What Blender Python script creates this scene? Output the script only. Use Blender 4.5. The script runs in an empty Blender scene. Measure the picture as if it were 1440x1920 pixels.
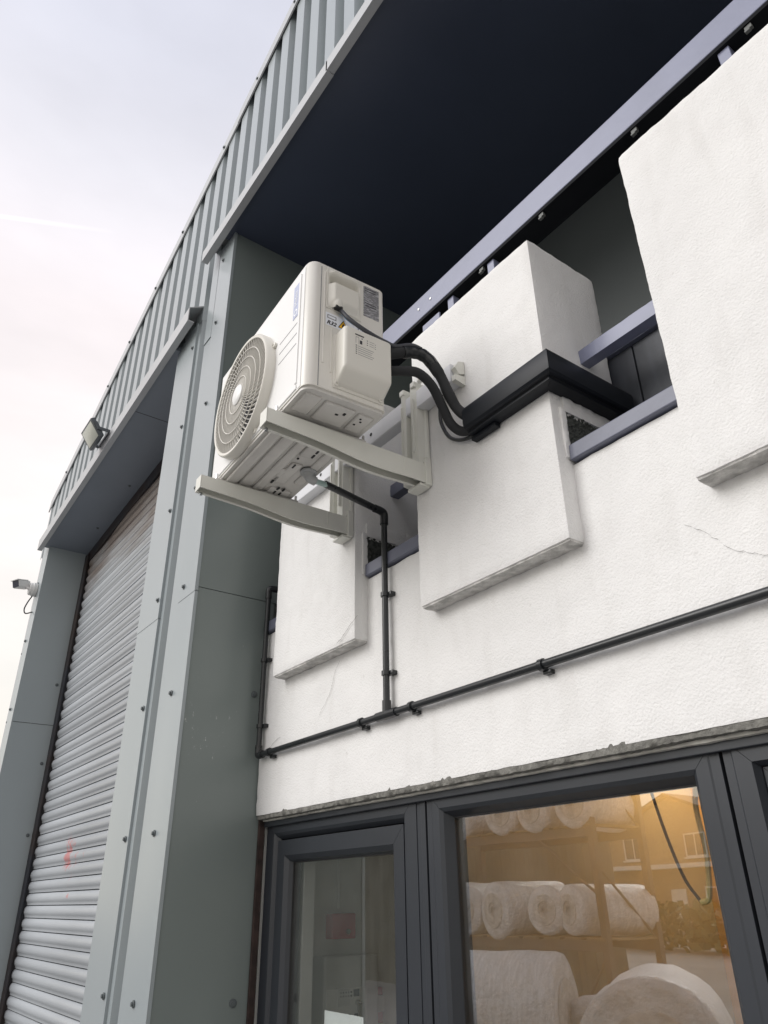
import bpy, bmesh, math, random
from mathutils import Vector, Matrix, noise, Quaternion
rad = math.radians
random.seed(7)
sc = bpy.context.scene
COL = sc.collection

# ------------------------------------------------------------------ camera
cam_d = bpy.data.cameras.new('camera'); cam = bpy.data.objects.new('camera', cam_d); COL.objects.link(cam)
cam_d.sensor_fit = 'HORIZONTAL'; cam_d.sensor_width = 36.0; cam_d.lens = 36.0*1387/1440
cam_d.clip_start = 0.05; cam_d.clip_end = 2000
YAW, PITCH, ROLL = rad(53.809), rad(27.684), rad(-0.816)
fwd = Vector((-math.sin(YAW)*math.cos(PITCH), math.cos(YAW)*math.cos(PITCH), math.sin(PITCH)))
rgt = Vector((math.cos(YAW), math.sin(YAW), 0)); upv = rgt.cross(fwd)
r2 = math.cos(ROLL)*rgt + math.sin(ROLL)*upv; u2 = -math.sin(ROLL)*rgt + math.cos(ROLL)*upv
cam.matrix_world = Matrix(((r2.x,u2.x,-fwd.x,0),(r2.y,u2.y,-fwd.y,0),(r2.z,u2.z,-fwd.z,1.75),(0,0,0,1)))
sc.camera = cam

# ------------------------------------------------------------------ world
SUN_EL, SUN_AZ = rad(34), rad(24)        # azimuth measured from straight in front of the facade, towards the left
w = bpy.data.worlds.new('World'); sc.world = w; w.use_nodes = True
nt = w.node_tree; nt.nodes.clear()
N = nt.nodes.new; L = nt.links.new
out = N('ShaderNodeOutputWorld'); bg = N('ShaderNodeBackground'); bg.inputs['Strength'].default_value = 0.1
sky = N('ShaderNodeTexSky'); sky.sky_type = 'NISHITA'; sky.sun_disc = False
sky.sun_elevation = SUN_EL; sky.sun_rotation = math.pi + SUN_AZ
tc = N('ShaderNodeTexCoord'); sep = N('ShaderNodeSeparateXYZ'); L(tc.outputs['Generated'], sep.inputs[0])
ramp = N('ShaderNodeValToRGB'); L(sep.outputs['Z'], ramp.inputs[0])
cr = ramp.color_ramp
cr.elements[0].position = 0.0; cr.elements[0].color = (0.97,0.90,0.78,1)
cr.elements[1].position = 1.0; cr.elements[1].color = (0.66,0.68,0.79,1)
for p,c in ((0.25,(0.97,0.93,0.87,1)),(0.48,(0.985,0.92,0.90,1)),(0.64,(0.97,0.90,0.905,1)),(0.76,(0.86,0.845,0.90,1)),(0.84,(0.745,0.75,0.835,1))):
    e = cr.elements.new(p); e.color = c
# thin streaky high cloud
mp = N('ShaderNodeMapping'); mp.inputs['Scale'].default_value = (2.0,2.0,6.0); L(tc.outputs['Generated'], mp.inputs[0])
nz = N('ShaderNodeTexNoise'); nz.inputs['Scale'].default_value = 1.6; nz.inputs['Detail'].default_value = 6; L(mp.outputs[0], nz.inputs['Vector'])
mr = N('ShaderNodeMapRange'); mr.inputs[1].default_value = 0.3; mr.inputs[2].default_value = 0.75; mr.inputs[3].default_value = 0.90; mr.inputs[4].default_value = 1.05
L(nz.outputs[0], mr.inputs[0])
def pixdir(px, py): return (r2*(px-720) + u2*(960-py) + fwd*1387).normalized()
d1, d2 = pixdir(-60,397), pixdir(222,436)
nrm = d1.cross(d2).normalized(); tng = nrm.cross(d1).normalized()
def dotn(v):
    n = N('ShaderNodeVectorMath'); n.operation = 'DOT_PRODUCT'; L(tc.outputs['Generated'], n.inputs[0]); n.inputs[1].default_value = v; return n.outputs['Value']
def mth(op, a, b=None):
    n = N('ShaderNodeMath'); n.operation = op
    for i,v in enumerate((a,b)):
        if v is None: continue
        if isinstance(v,(int,float)): n.inputs[i].default_value = v
        else: L(v, n.inputs[i])
    return n.outputs[0]
across = mth('ABSOLUTE', dotn(nrm))
m1 = N('ShaderNodeMapRange'); L(across, m1.inputs[0]); m1.inputs[1].default_value = 0.0; m1.inputs[2].default_value = 0.0032; m1.inputs[3].default_value = 1; m1.inputs[4].default_value = 0
m2 = N('ShaderNodeMapRange'); L(dotn(tng), m2.inputs[0]); m2.inputs[1].default_value = d2.dot(tng); m2.inputs[2].default_value = d2.dot(tng)-0.10; m2.inputs[3].default_value = 0; m2.inputs[4].default_value = 1
m3 = N('ShaderNodeMapRange'); L(dotn(d1), m3.inputs[0]); m3.inputs[1].default_value = 0.6; m3.inputs[2].default_value = 0.8
trail = mth('MULTIPLY', mth('MULTIPLY', m1.outputs[0], m2.outputs[0]), mth('MULTIPLY', m3.outputs[0], 0.9))
gain = N('ShaderNodeMath'); gain.operation = 'MULTIPLY_ADD'; L(trail, gain.inputs[0]); gain.inputs[1].default_value = 0.18; L(mr.outputs[0], gain.inputs[2])
sc1 = N('ShaderNodeVectorMath'); sc1.operation = 'SCALE'; L(ramp.outputs[0], sc1.inputs[0])
SKY_GAIN = 8.5
g2 = mth('MULTIPLY', gain.outputs[0], SKY_GAIN); L(g2, sc1.inputs['Scale'])
mix = N('ShaderNodeMix'); mix.data_type = 'RGBA'; mix.inputs[0].default_value = 0.92
L(sky.outputs[0], mix.inputs[6]); L(sc1.outputs[0], mix.inputs[7])
L(mix.outputs[2], bg.inputs[0]); L(bg.outputs[0], out.inputs[0])

# ------------------------------------------------------------------ sun behind thin cloud
sun_d = bpy.data.lights.new('sun', 'SUN'); sun_d.energy = 1.5; sun_d.angle = rad(38); sun_d.color = (1.0,0.985,0.965)
sun = bpy.data.objects.new('sun', sun_d); COL.objects.link(sun)
sdir = Vector((-math.sin(SUN_AZ)*math.cos(SUN_EL), -math.cos(SUN_AZ)*math.cos(SUN_EL), math.sin(SUN_EL)))
sun.rotation_euler = sdir.to_track_quat('Z','Y').to_euler(); sun.location = sdir*40
vs = sc.view_settings; vs.view_transform = 'Standard'; vs.look = 'None'; vs.gamma = 1; vs.use_curve_mapping = False
vs.exposure = 0.44

# ------------------------------------------------------------------ materials
def mat(name, col, rough=0.5, metal=0.0, var=0.06, vscale=6.0, bump=0.0, bscale=60.0, bdist=0.002, spec=0.5, coat=0.0, col2=None, mixlo=0.35, mixhi=0.65, rvar=0.0, stretch=None):
    m = bpy.data.materials.new(name); m.use_nodes = True
    t = m.node_tree; n = t.nodes; l = t.links
    b = n['Principled BSDF']; b.inputs['Roughness'].default_value = rough; b.inputs['Metallic'].default_value = metal
    b.inputs['Specular IOR Level'].default_value = spec; b.inputs['Coat Weight'].default_value = coat
    co = n.new('ShaderNodeTexCoord'); vec = co.outputs['Object']
    if stretch:
        mpn = n.new('ShaderNodeMapping'); mpn.inputs['Scale'].default_value = stretch; l.new(vec, mpn.inputs[0]); vec = mpn.outputs[0]
    ns = n.new('ShaderNodeTexNoise'); ns.inputs['Scale'].default_value = vscale; ns.inputs['Detail'].default_value = 5; l.new(vec, ns.inputs['Vector'])
    mrg = n.new('ShaderNodeMapRange'); mrg.inputs[1].default_value = mixlo; mrg.inputs[2].default_value = mixhi; l.new(ns.outputs[0], mrg.inputs[0])
    mx = n.new('ShaderNodeMix'); mx.data_type = 'RGBA'; l.new(mrg.outputs[0], mx.inputs[0])
    a = col2 if col2 else tuple(c*(1-var) for c in col); z = col if col2 else tuple(min(1,c*(1+var)) for c in col)
    mx.inputs[6].default_value = (*a,1); mx.inputs[7].default_value = (*z,1)
    l.new(mx.outputs[2], b.inputs['Base Color'])
    if rvar:
        rr = n.new('ShaderNodeMapRange'); rr.inputs[1].default_value = 0.3; rr.inputs[2].default_value = 0.7
        rr.inputs[3].default_value = rough-rvar; rr.inputs[4].default_value = rough+rvar; l.new(ns.outputs[0], rr.inputs[0]); l.new(rr.outputs[0], b.inputs['Roughness'])
    if bump:
        n2 = n.new('ShaderNodeTexNoise'); n2.inputs['Scale'].default_value = bscale; n2.inputs['Detail'].default_value = 6; n2.inputs['Roughness'].default_value = 0.6
        l.new(co.outputs['Object'], n2.inputs['Vector'])
        bp = n.new('ShaderNodeBump'); bp.inputs['Strength'].default_value = bump; bp.inputs['Distance'].default_value = bdist
        l.new(n2.outputs[0], bp.inputs['Height']); l.new(bp.outputs[0], b.inputs['Normal'])
    return m

def stucco():
    m = mat('white_render', (0.80,0.795,0.785), 0.92, var=0.03, vscale=2.2, spec=0.25)
    t = m.node_tree; n = t.nodes; l = t.links; b = n['Principled BSDF']
    co = n.new('ShaderNodeTexCoord')
    n1 = n.new('ShaderNodeTexNoise'); n1.inputs['Scale'].default_value = 210; n1.inputs['Detail'].default_value = 5; n1.inputs['Roughness'].default_value = .55
    v1 = n.new('ShaderNodeTexVoronoi'); v1.inputs['Scale'].default_value = 150; v1.feature = 'SMOOTH_F1'
    n3 = n.new('ShaderNodeTexNoise'); n3.inputs['Scale'].default_value = 14; n3.inputs['Detail'].default_value = 3
    for x in (n1,v1,n3): l.new(co.outputs['Object'], x.inputs['Vector'])
    a = n.new('ShaderNodeMath'); a.operation = 'MULTIPLY_ADD'; a.inputs[1].default_value = 0.55; l.new(v1.outputs['Distance'], a.inputs[0]); l.new(n1.outputs[0], a.inputs[2])
    a2 = n.new('ShaderNodeMath'); a2.operation = 'MULTIPLY_ADD'; a2.inputs[1].default_value = .30; l.new(n3.outputs[0], a2.inputs[0]); l.new(a.outputs[0], a2.inputs[2])
    bp = n.new('ShaderNodeBump'); bp.inputs['Strength'].default_value = 0.7; bp.inputs['Distance'].default_value = 0.0026
    l.new(a2.outputs[0], bp.inputs['Height']); l.new(bp.outputs[0], b.inputs['Normal'])
    # sparse grubby specks and faint dirty runs
    sp = n.new('ShaderNodeTexNoise'); sp.inputs['Scale'].default_value = 38; sp.inputs['Detail'].default_value = 8; sp.inputs['Roughness'].default_value = .75
    mpn = n.new('ShaderNodeMapping'); mpn.inputs['Scale'].default_value = (1,1,.45); l.new(co.outputs['Object'], mpn.inputs[0]); l.new(mpn.outputs[0], sp.inputs['Vector'])
    r = n.new('ShaderNodeMapRange'); r.inputs[1].default_value = .63; r.inputs[2].default_value = .76; r.inputs[4].default_value = .6; l.new(sp.outputs[0], r.inputs[0])
    run = n.new('ShaderNodeTexNoise'); run.inputs['Scale'].default_value = 5; run.inputs['Detail'].default_value = 6
    mp2 = n.new('ShaderNodeMapping'); mp2.inputs['Scale'].default_value = (3,3,.6); l.new(co.outputs['Object'], mp2.inputs[0]); l.new(mp2.outputs[0], run.inputs['Vector'])
    r2_ = n.new('ShaderNodeMapRange'); r2_.inputs[1].default_value = .52; r2_.inputs[2].default_value = .8; r2_.inputs[4].default_value = .20; l.new(run.outputs[0], r2_.inputs[0])
    ad = n.new('ShaderNodeMath'); ad.operation = 'ADD'; ad.use_clamp = True; l.new(r.outputs[0], ad.inputs[0]); l.new(r2_.outputs[0], ad.inputs[1])
    base = b.inputs['Base Color'].links[0].from_socket
    mx = n.new('ShaderNodeMix'); mx.data_type = 'RGBA'; l.new(ad.outputs[0], mx.inputs[0]); l.new(base, mx.inputs[6]); mx.inputs[7].default_value = (.50,.48,.45,1)
    l.new(mx.outputs[2], b.inputs['Base Color'])
    return m

M = {}
M['render'] = stucco()
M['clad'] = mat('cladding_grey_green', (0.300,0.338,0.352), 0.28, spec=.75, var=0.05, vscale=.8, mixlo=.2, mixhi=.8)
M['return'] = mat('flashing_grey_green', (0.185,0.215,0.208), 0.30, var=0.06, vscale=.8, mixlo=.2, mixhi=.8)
def oilcan(m, sc_, dist):
    t=m.node_tree; n=t.nodes; l=t.links; co=n.new('ShaderNodeTexCoord'); mp_=n.new('ShaderNodeMapping'); mp_.inputs['Scale'].default_value=(1,1,.45); l.new(co.outputs['Object'],mp_.inputs[0])
    ns=n.new('ShaderNodeTexNoise'); ns.inputs['Scale'].default_value=sc_; ns.inputs['Detail'].default_value=0; l.new(mp_.outputs[0],ns.inputs['Vector'])
    bp=n.new('ShaderNodeBump'); bp.inputs['Strength'].default_value=.5; bp.inputs['Distance'].default_value=dist; l.new(ns.outputs[0],bp.inputs['Height']); l.new(bp.outputs[0],n['Principled BSDF'].inputs['Normal'])
oilcan(M['clad'],2.2,.05); oilcan(M['return'],2.0,.06)
M['lintel'] = mat('lintel_pale_grey', (0.42,0.43,0.44), 0.4, var=0.05, vscale=2, bump=.05, bscale=6)
M['navy'] = mat('soffit_navy', (0.052,0.065,0.100), 0.34, var=0.08, vscale=1)
M['shutsoffit'] = mat('soffit_slate', (0.19,0.215,0.25), 0.5, var=0.06, vscale=1.5)
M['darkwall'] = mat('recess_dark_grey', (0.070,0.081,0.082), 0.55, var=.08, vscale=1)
M['beam'] = mat('painted_steel_lavender', (0.205,0.22,0.315), 0.38, var=.06, vscale=5, bump=.25, bscale=45, bdist=.002, col2=None)
M['underdark'] = mat('shade_and_gap_black', (0.008,0.009,0.011), 0.7, spec=.1)  # shade under the top rail, and the gaps between shutter slats
M['clipgrey'] = mat('clip_grey', (0.10,0.105,0.10), 0.5)
M['sill'] = mat('painted_sill_slate', (0.135,0.145,0.195), 0.42, var=.08, vscale=8, bump=.3, bscale=40, bdist=.002)
M['anthracite'] = mat('anthracite_upvc', (0.028,0.032,0.039), 0.36, var=.05, vscale=5, bump=.05, bscale=150, bdist=.0006)
M['board'] = mat('dark_wood_board', (0.040,0.045,0.055), 0.5, var=.25, vscale=22, bump=.5, bscale=40, bdist=.002, stretch=(1,1,.12))
M['black_pvc'] = mat('black_plastic', (0.016,0.018,0.020), 0.30, var=.1, vscale=10, rvar=.07)
M['trunk'] = mat('black_trunking', (0.010,0.012,0.016), 0.42, spec=.25, var=.1, vscale=6, bump=.05, bscale=8)
M['foam'] = mat('hose_foam', (0.022,0.023,0.025), 0.82, var=.12, vscale=20, bump=.3, bscale=120, bdist=.0015)
M['ac'] = mat('ivory_painted_steel', (0.73,0.71,0.66), 0.36, var=.015, vscale=4, bump=.04, bscale=220, bdist=.0005)
M['acfront'] = mat('white_painted_steel', (0.81,0.81,0.80), 0.36, var=.015, vscale=4)
M['acplastic'] = mat('ivory_plastic', (0.71,0.69,0.63), 0.42, var=.015, vscale=5)
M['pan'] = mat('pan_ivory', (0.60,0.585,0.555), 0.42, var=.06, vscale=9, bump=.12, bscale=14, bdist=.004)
M['bracket'] = mat('bracket_cream', (0.70,0.70,0.645), 0.38, var=.03, vscale=6)
M['rail'] = mat('white_rail', (0.72,0.73,0.76), 0.38, var=.03, vscale=6)
M['guard'] = mat('guard_ivory', (0.70,0.68,0.63), 0.45, var=.02)
M['dark'] = mat('cavity_dark', (0.03,0.03,0.032), 0.7)
M['black'] = mat('rubber_black', (0.015,0.015,0.016), 0.6)
M['screw'] = mat('zinc_screw', (0.35,0.36,0.37), 0.35, metal=.8)
M['screwdark'] = mat('grey_screw_cap', (0.10,0.115,0.12), 0.45)
M['chrome'] = mat('bright_zinc', (0.7,0.7,0.7), 0.25, metal=1)
M['mortar'] = mat('rough_mortar', (0.18,0.176,0.16), 0.95, var=.3, vscale=45, bump=1.0, bscale=70, bdist=.008)
M['undershade'] = mat('underside_shade_grey', (0.56,0.55,0.53), 0.95, var=.22, vscale=35, bump=.9, bscale=160, bdist=.004)  # rough grey with the pier underside's shade put into the colour
M['bead'] = mat('pale_sealant', (0.50,0.49,0.45), 0.7, var=.15, vscale=30)
M['pebble'] = mat('dark_pebbledash', (0.05,0.055,0.05), 0.75, var=.6, vscale=90)
M['crack'] = mat('crack_grey', (0.22,0.21,0.20), 0.95)
M['rust'] = mat('rusty_brown_strip', (0.035,0.021,0.018), 0.8, var=.4, vscale=25)
M['guide'] = mat('guide_dark_navy', (0.020,0.022,0.030), 0.55, col2=(.032,.020,.016), vscale=4)
M['intwall'] = mat('interior_grey_paint', (0.76,0.77,0.74), 0.7, var=.03)
M['intochre'] = mat('interior_ochre_paint', (0.78,0.50,0.20), 0.7, var=.06, vscale=3)
M['inttan'] = mat('interior_tan_paint', (0.56,0.52,0.44), 0.7, var=.06, vscale=3)
M['intfloor'] = mat('interior_floor', (0.30,0.27,0.22), 0.6)
M['red'] = mat('red_plastic', (0.55,0.035,0.035), 0.45, var=.04)
M['panel'] = mat('grey_panel', (0.62,0.62,0.60), 0.5, var=.03)
M['panel2'] = mat('pale_panel', (0.75,0.75,0.73), 0.5, var=.03)
M['paper'] = mat('white_paper', (0.80,0.83,0.84), 0.8, var=.01)
M['yellow'] = mat('warning_yellow', (0.85,0.47,0.02), 0.5, var=.02)
M['print'] = mat('black_print', (0.03,0.03,0.035), 0.6)
M['printgrey'] = mat('grey_print', (0.25,0.25,0.26), 0.6)
M['bluebadge'] = mat('badge_lavender_blue', (0.42,0.46,0.62), 0.4, var=.02)
M['white'] = mat('white_print', (0.80,0.82,0.86), 0.5, var=.01)
M['bluewire'] = mat('blue_wire', (0.10,0.36,0.72), 0.4, var=.03)
M['greywire'] = mat('grey_cable', (0.055,0.058,0.068), 0.45)
M['teal'] = mat('clear_green_tube', (0.38,0.50,0.48), 0.3)
M['elbowgrey'] = mat('grey_elbow', (0.42,0.43,0.43), 0.4)
M['camwhite'] = mat('camera_white', (0.72,0.72,0.71), 0.4, var=.02)
M['lens'] = mat('camera_lens_dark', (0.03,0.035,0.06), 0.15)
M['floodbody'] = mat('floodlight_grey', (0.07,0.08,0.09), 0.45)
M['floodglass'] = mat('floodlight_lens', (0.55,0.56,0.50), 0.25, var=.05)
M['ground'] = mat('concrete_forecourt', (0.26,0.255,0.245), 0.9, var=.15, vscale=.6, bump=.3, bscale=30)
M['roof'] = mat('roof_sheet', (0.25,0.26,0.27), 0.5)
M['film'] = mat('white_wrap_film', (0.84,0.84,0.86), 0.30, var=.16, vscale=6, bump=1.0, bscale=16, bdist=.05, stretch=(1,6,1))
M['film2'] = mat('grey_wrap_end', (0.66,0.64,0.62), 0.35, var=.22, vscale=14, bump=1.0, bscale=18, bdist=.04)
M['rack'] = mat('rack_steel', (0.16,0.13,0.11), 0.6, var=.15)
M['timber'] = mat('pallet_timber', (0.28,0.20,0.12), 0.8, var=.2, vscale=20)
M['housewall'] = mat('house_tan_brick', (0.34,0.24,0.15), 0.85, var=.15, vscale=8)
M['houseroof'] = mat('house_roof_tile', (0.16,0.11,0.08), 0.8, var=.2, vscale=6)
M['housewhite'] = mat('house_white_trim', (0.7,0.69,0.66), 0.6)
M['houseglass'] = mat('house_glass', (0.05,0.06,0.07), 0.1)
M['shed'] = mat('shed_olive_sheet', (0.13,0.125,0.10), 0.7, var=.2, vscale=2)
M['hedge'] = mat('hedge_leaf', (0.06,0.09,0.03), 0.7, var=.4, vscale=12)
M['cableyellow'] = mat('yellow_cable', (0.85,0.70,0.30), 0.5)

def shutter_mat():
    m = mat('galvanised_slat', (0.41,0.435,0.46), 0.40, var=.10, vscale=3.0, bump=.08, bscale=25, rvar=.08, stretch=(.25,1,1))
    t = m.node_tree; n = t.nodes; l = t.links; b = n['Principled BSDF']
    g = n.new('ShaderNodeNewGeometry'); s = n.new('ShaderNodeSeparateXYZ'); l.new(g.outputs['Position'], s.inputs[0])
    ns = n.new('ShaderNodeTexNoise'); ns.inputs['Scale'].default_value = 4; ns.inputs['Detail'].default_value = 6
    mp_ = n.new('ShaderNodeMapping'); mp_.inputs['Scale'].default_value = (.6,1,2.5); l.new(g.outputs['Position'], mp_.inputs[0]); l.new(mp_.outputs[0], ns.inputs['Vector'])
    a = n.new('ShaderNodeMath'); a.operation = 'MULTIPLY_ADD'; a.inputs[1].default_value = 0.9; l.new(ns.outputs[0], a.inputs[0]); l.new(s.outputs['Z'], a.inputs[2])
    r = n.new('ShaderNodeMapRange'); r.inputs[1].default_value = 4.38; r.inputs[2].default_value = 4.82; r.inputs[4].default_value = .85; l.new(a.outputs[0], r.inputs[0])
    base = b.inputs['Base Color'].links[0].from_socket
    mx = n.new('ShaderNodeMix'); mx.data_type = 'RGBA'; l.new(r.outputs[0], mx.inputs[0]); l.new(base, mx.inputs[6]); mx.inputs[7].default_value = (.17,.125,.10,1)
    oi=n.new('ShaderNodeObjectInfo'); hv=n.new('ShaderNodeHueSaturation'); vr=n.new('ShaderNodeMapRange'); vr.inputs[3].default_value=.86; vr.inputs[4].default_value=1.08; l.new(oi.outputs['Random'],vr.inputs[0]); l.new(vr.outputs[0],hv.inputs['Value']); l.new(mx.outputs[2],hv.inputs['Color'])
    # red paint scuffs
    vo = n.new('ShaderNodeTexNoise'); vo.inputs['Scale'].default_value = 9; vo.inputs['Detail'].default_value = 7; vo.inputs['Roughness'].default_value = .7; l.new(g.outputs['Position'], vo.inputs['Vector'])
    dv = n.new('ShaderNodeVectorMath'); dv.operation = 'DISTANCE'; l.new(g.outputs['Position'], dv.inputs[0]); dv.inputs[1].default_value = (-5.30,1.39,2.03)
    rd = n.new('ShaderNodeMapRange'); rd.inputs[1].default_value = .36; rd.inputs[2].default_value = .02; rd.inputs[4].default_value = .22; l.new(dv.outputs['Value'], rd.inputs[0])
    ad = n.new('ShaderNodeMath'); ad.operation = 'ADD'; l.new(vo.outputs[0], ad.inputs[0]); l.new(rd.outputs[0], ad.inputs[1])
    rr = n.new('ShaderNodeMapRange'); rr.inputs[1].default_value = .69; rr.inputs[2].default_value = .76; rr.inputs[4].default_value = .7; l.new(ad.outputs[0], rr.inputs[0])
    mx2 = n.new('ShaderNodeMix'); mx2.data_type = 'RGBA'; l.new(rr.outputs[0], mx2.inputs[0]); l.new(hv.outputs[0], mx2.inputs[6]); mx2.inputs[7].default_value = (.55,.13,.12,1)
    l.new(mx2.outputs[2], b.inputs['Base Color'])
    return m
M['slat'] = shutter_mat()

def scuffs(m, centre, radius, thr):
    t=m.node_tree; n=t.nodes; l=t.links; b=n['Principled BSDF']; g=n.new('ShaderNodeNewGeometry')
    mp_=n.new('ShaderNodeMapping'); mp_.inputs['Scale'].default_value=(1.6,1.6,.7); l.new(g.outputs['Position'],mp_.inputs[0])
    ns=n.new('ShaderNodeTexNoise'); ns.inputs['Scale'].default_value=34; ns.inputs['Detail'].default_value=9; ns.inputs['Roughness'].default_value=.78; l.new(mp_.outputs[0],ns.inputs['Vector'])
    dv=n.new('ShaderNodeVectorMath'); dv.operation='DISTANCE'; l.new(g.outputs['Position'],dv.inputs[0]); dv.inputs[1].default_value=centre
    rd=n.new('ShaderNodeMapRange'); rd.inputs[1].default_value=radius; rd.inputs[2].default_value=0; rd.inputs[4].default_value=.14; l.new(dv.outputs['Value'],rd.inputs[0])
    ad=n.new('ShaderNodeMath'); ad.operation='ADD'; l.new(ns.outputs[0],ad.inputs[0]); l.new(rd.outputs[0],ad.inputs[1])
    rr=n.new('ShaderNodeMapRange'); rr.inputs[1].default_value=thr; rr.inputs[2].default_value=thr+.05; rr.inputs[4].default_value=.75; l.new(ad.outputs[0],rr.inputs[0])
    base=b.inputs['Base Color'].links[0].from_socket; mx=n.new('ShaderNodeMix'); mx.data_type='RGBA'; l.new(rr.outputs[0],mx.inputs[0]); l.new(base,mx.inputs[6]); mx.inputs[7].default_value=(.62,.64,.62,1); l.new(mx.outputs[2],b.inputs['Base Color'])
scuffs(M['return'],(-2.79,1.12,2.35),.60,.735)
scuffs(M['clad'],(-2.90,1.06,2.02),.22,.86)
scuffs(M['slat'],(-5.0,1.39,2.6),2.2,.80)

def glass_mat(name, tint, ior):
    m = bpy.data.materials.new(name); m.use_nodes = True; t = m.node_tree; n = t.nodes; l = t.links; n.clear()
    o = n.new('ShaderNodeOutputMaterial'); mx = n.new('ShaderNodeMixShader'); tr = n.new('ShaderNodeBsdfTransparent'); tr.inputs[0].default_value = (*tint,1)
    gl = n.new('ShaderNodeBsdfGlossy'); gl.inputs['Roughness'].default_value = 0.004; gl.inputs[0].default_value = (.97,.98,.97,1)
    ge = n.new('ShaderNodeNewGeometry'); dp = n.new('ShaderNodeVectorMath'); dp.operation = 'DOT_PRODUCT'; l.new(ge.outputs['Incoming'], dp.inputs[0]); l.new(ge.outputs['True Normal'], dp.inputs[1])
    ab = n.new('ShaderNodeMath'); ab.operation = 'ABSOLUTE'; l.new(dp.outputs['Value'], ab.inputs[0])
    om = n.new('ShaderNodeMath'); om.operation = 'SUBTRACT'; om.inputs[0].default_value = 1; l.new(ab.outputs[0], om.inputs[1])
    pw = n.new('ShaderNodeMath'); pw.operation = 'POWER'; l.new(om.outputs[0], pw.inputs[0]); pw.inputs[1].default_value = 5
    f = n.new('ShaderNodeMath'); f.operation = 'MULTIPLY_ADD'; l.new(pw.outputs[0], f.inputs[0]); f.inputs[1].default_value = 1-ior; f.inputs[2].default_value = ior
    ns = n.new('ShaderNodeTexNoise'); ns.inputs['Scale'].default_value = 2.2; co = n.new('ShaderNodeTexCoord'); l.new(co.outputs['Object'], ns.inputs['Vector'])
    bp = n.new('ShaderNodeBump'); bp.inputs['Strength'].default_value = .04; bp.inputs['Distance'].default_value = .01; l.new(ns.outputs[0], bp.inputs['Height']); l.new(bp.outputs[0], gl.inputs['Normal'])
    l.new(f.outputs[0], mx.inputs[0]); l.new(tr.outputs[0], mx.inputs[1]); l.new(gl.outputs[0], mx.inputs[2])
    df = n.new('ShaderNodeBsdfDiffuse'); df.inputs[0].default_value = (.72,.72,.70,1); m4 = n.new('ShaderNodeMixShader')
    nd = n.new('ShaderNodeTexNoise'); nd.inputs['Scale'].default_value = 7; nd.inputs['Detail'].default_value = 8; nd.inputs['Roughness'].default_value = .7; l.new(co.outputs['Object'], nd.inputs['Vector'])
    rd = n.new('ShaderNodeMapRange'); rd.inputs[1].default_value = .3; rd.inputs[2].default_value = .75; rd.inputs[3].default_value = .0; rd.inputs[4].default_value = .022; l.new(nd.outputs[0], rd.inputs[0])
    l.new(rd.outputs[0], m4.inputs[0]); l.new(mx.outputs[0], m4.inputs[1]); l.new(df.outputs[0], m4.inputs[2]); l.new(m4.outputs[0], o.inputs[0])
    return m
M['glass'] = glass_mat('double_glazing', (.96,.97,.96), .19)

def label_mat(name, base, ink, rows, dens, cols=60):
    m = bpy.data.materials.new(name); m.use_nodes = True; t = m.node_tree; n = t.nodes; l = t.links; b = n['Principled BSDF']; b.inputs['Roughness'].default_value = .4
    co = n.new('ShaderNodeTexCoord'); mp_ = n.new('ShaderNodeMapping'); mp_.inputs['Scale'].default_value = (1, cols, rows); l.new(co.outputs['Object'], mp_.inputs[0])
    wv = n.new('ShaderNodeTexNoise'); wv.inputs['Scale'].default_value = 1; wv.inputs['Detail'].default_value = 1; l.new(mp_.outputs[0], wv.inputs['Vector'])
    r = n.new('ShaderNodeMapRange'); r.inputs[1].default_value = dens; r.inputs[2].default_value = dens+.04; l.new(wv.outputs[0], r.inputs[0])
    mx = n.new('ShaderNodeMix'); mx.data_type = 'RGBA'; l.new(r.outputs[0], mx.inputs[0]); mx.inputs[6].default_value = (*base,1); mx.inputs[7].default_value = (*ink,1)
    l.new(mx.outputs[2], b.inputs['Base Color']); return m
M['rating'] = label_mat('rating_plate_print', (.20,.20,.21), (.48,.48,.50), 420, .55)
# (the barcode uses the same print with tall bars)
M['barcode'] = label_mat('barcode_print', (.80,.81,.84), (.20,.22,.30), 2, .56, 320)

# ------------------------------------------------------------------ mesh helpers
def obj(name, bm, m, parent=None, smooth=False, label=None, kind=None):
    me = bpy.data.meshes.new(name); bmesh.ops.recalc_face_normals(bm, faces=bm.faces); bm.to_mesh(me); bm.free()
    return obj_me(name, me, m, parent, smooth, label, kind)
def obj_me(name, me, m, parent=None, smooth=False, label=None, kind=None):
    o = bpy.data.objects.new(name, me); COL.objects.link(o)
    if m is not None and not me.materials: me.materials.append(M[m] if isinstance(m,str) else m)
    if smooth:
        if smooth is True: smooth = 40
        for p in me.polygons: p.use_smooth = True
        me.set_sharp_from_angle(angle=rad(smooth))
    if parent: o.parent = parent
    if label: o['label'] = label
    if kind: o['kind'] = kind
    return o
def tag(o, label, cat, group=None):
    o['label'] = label; o['category'] = cat
    if group: o['group'] = group
    return o
def thing(name, label, cat, loc=(0,0,0), rz=0, group=None):
    o = bpy.data.objects.new(name, None); COL.objects.link(o); o.location = loc; o.rotation_euler = (0,0,rz); o.empty_display_size = .1
    return tag(o, label, cat, group)
def B(): return bmesh.new()
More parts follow.
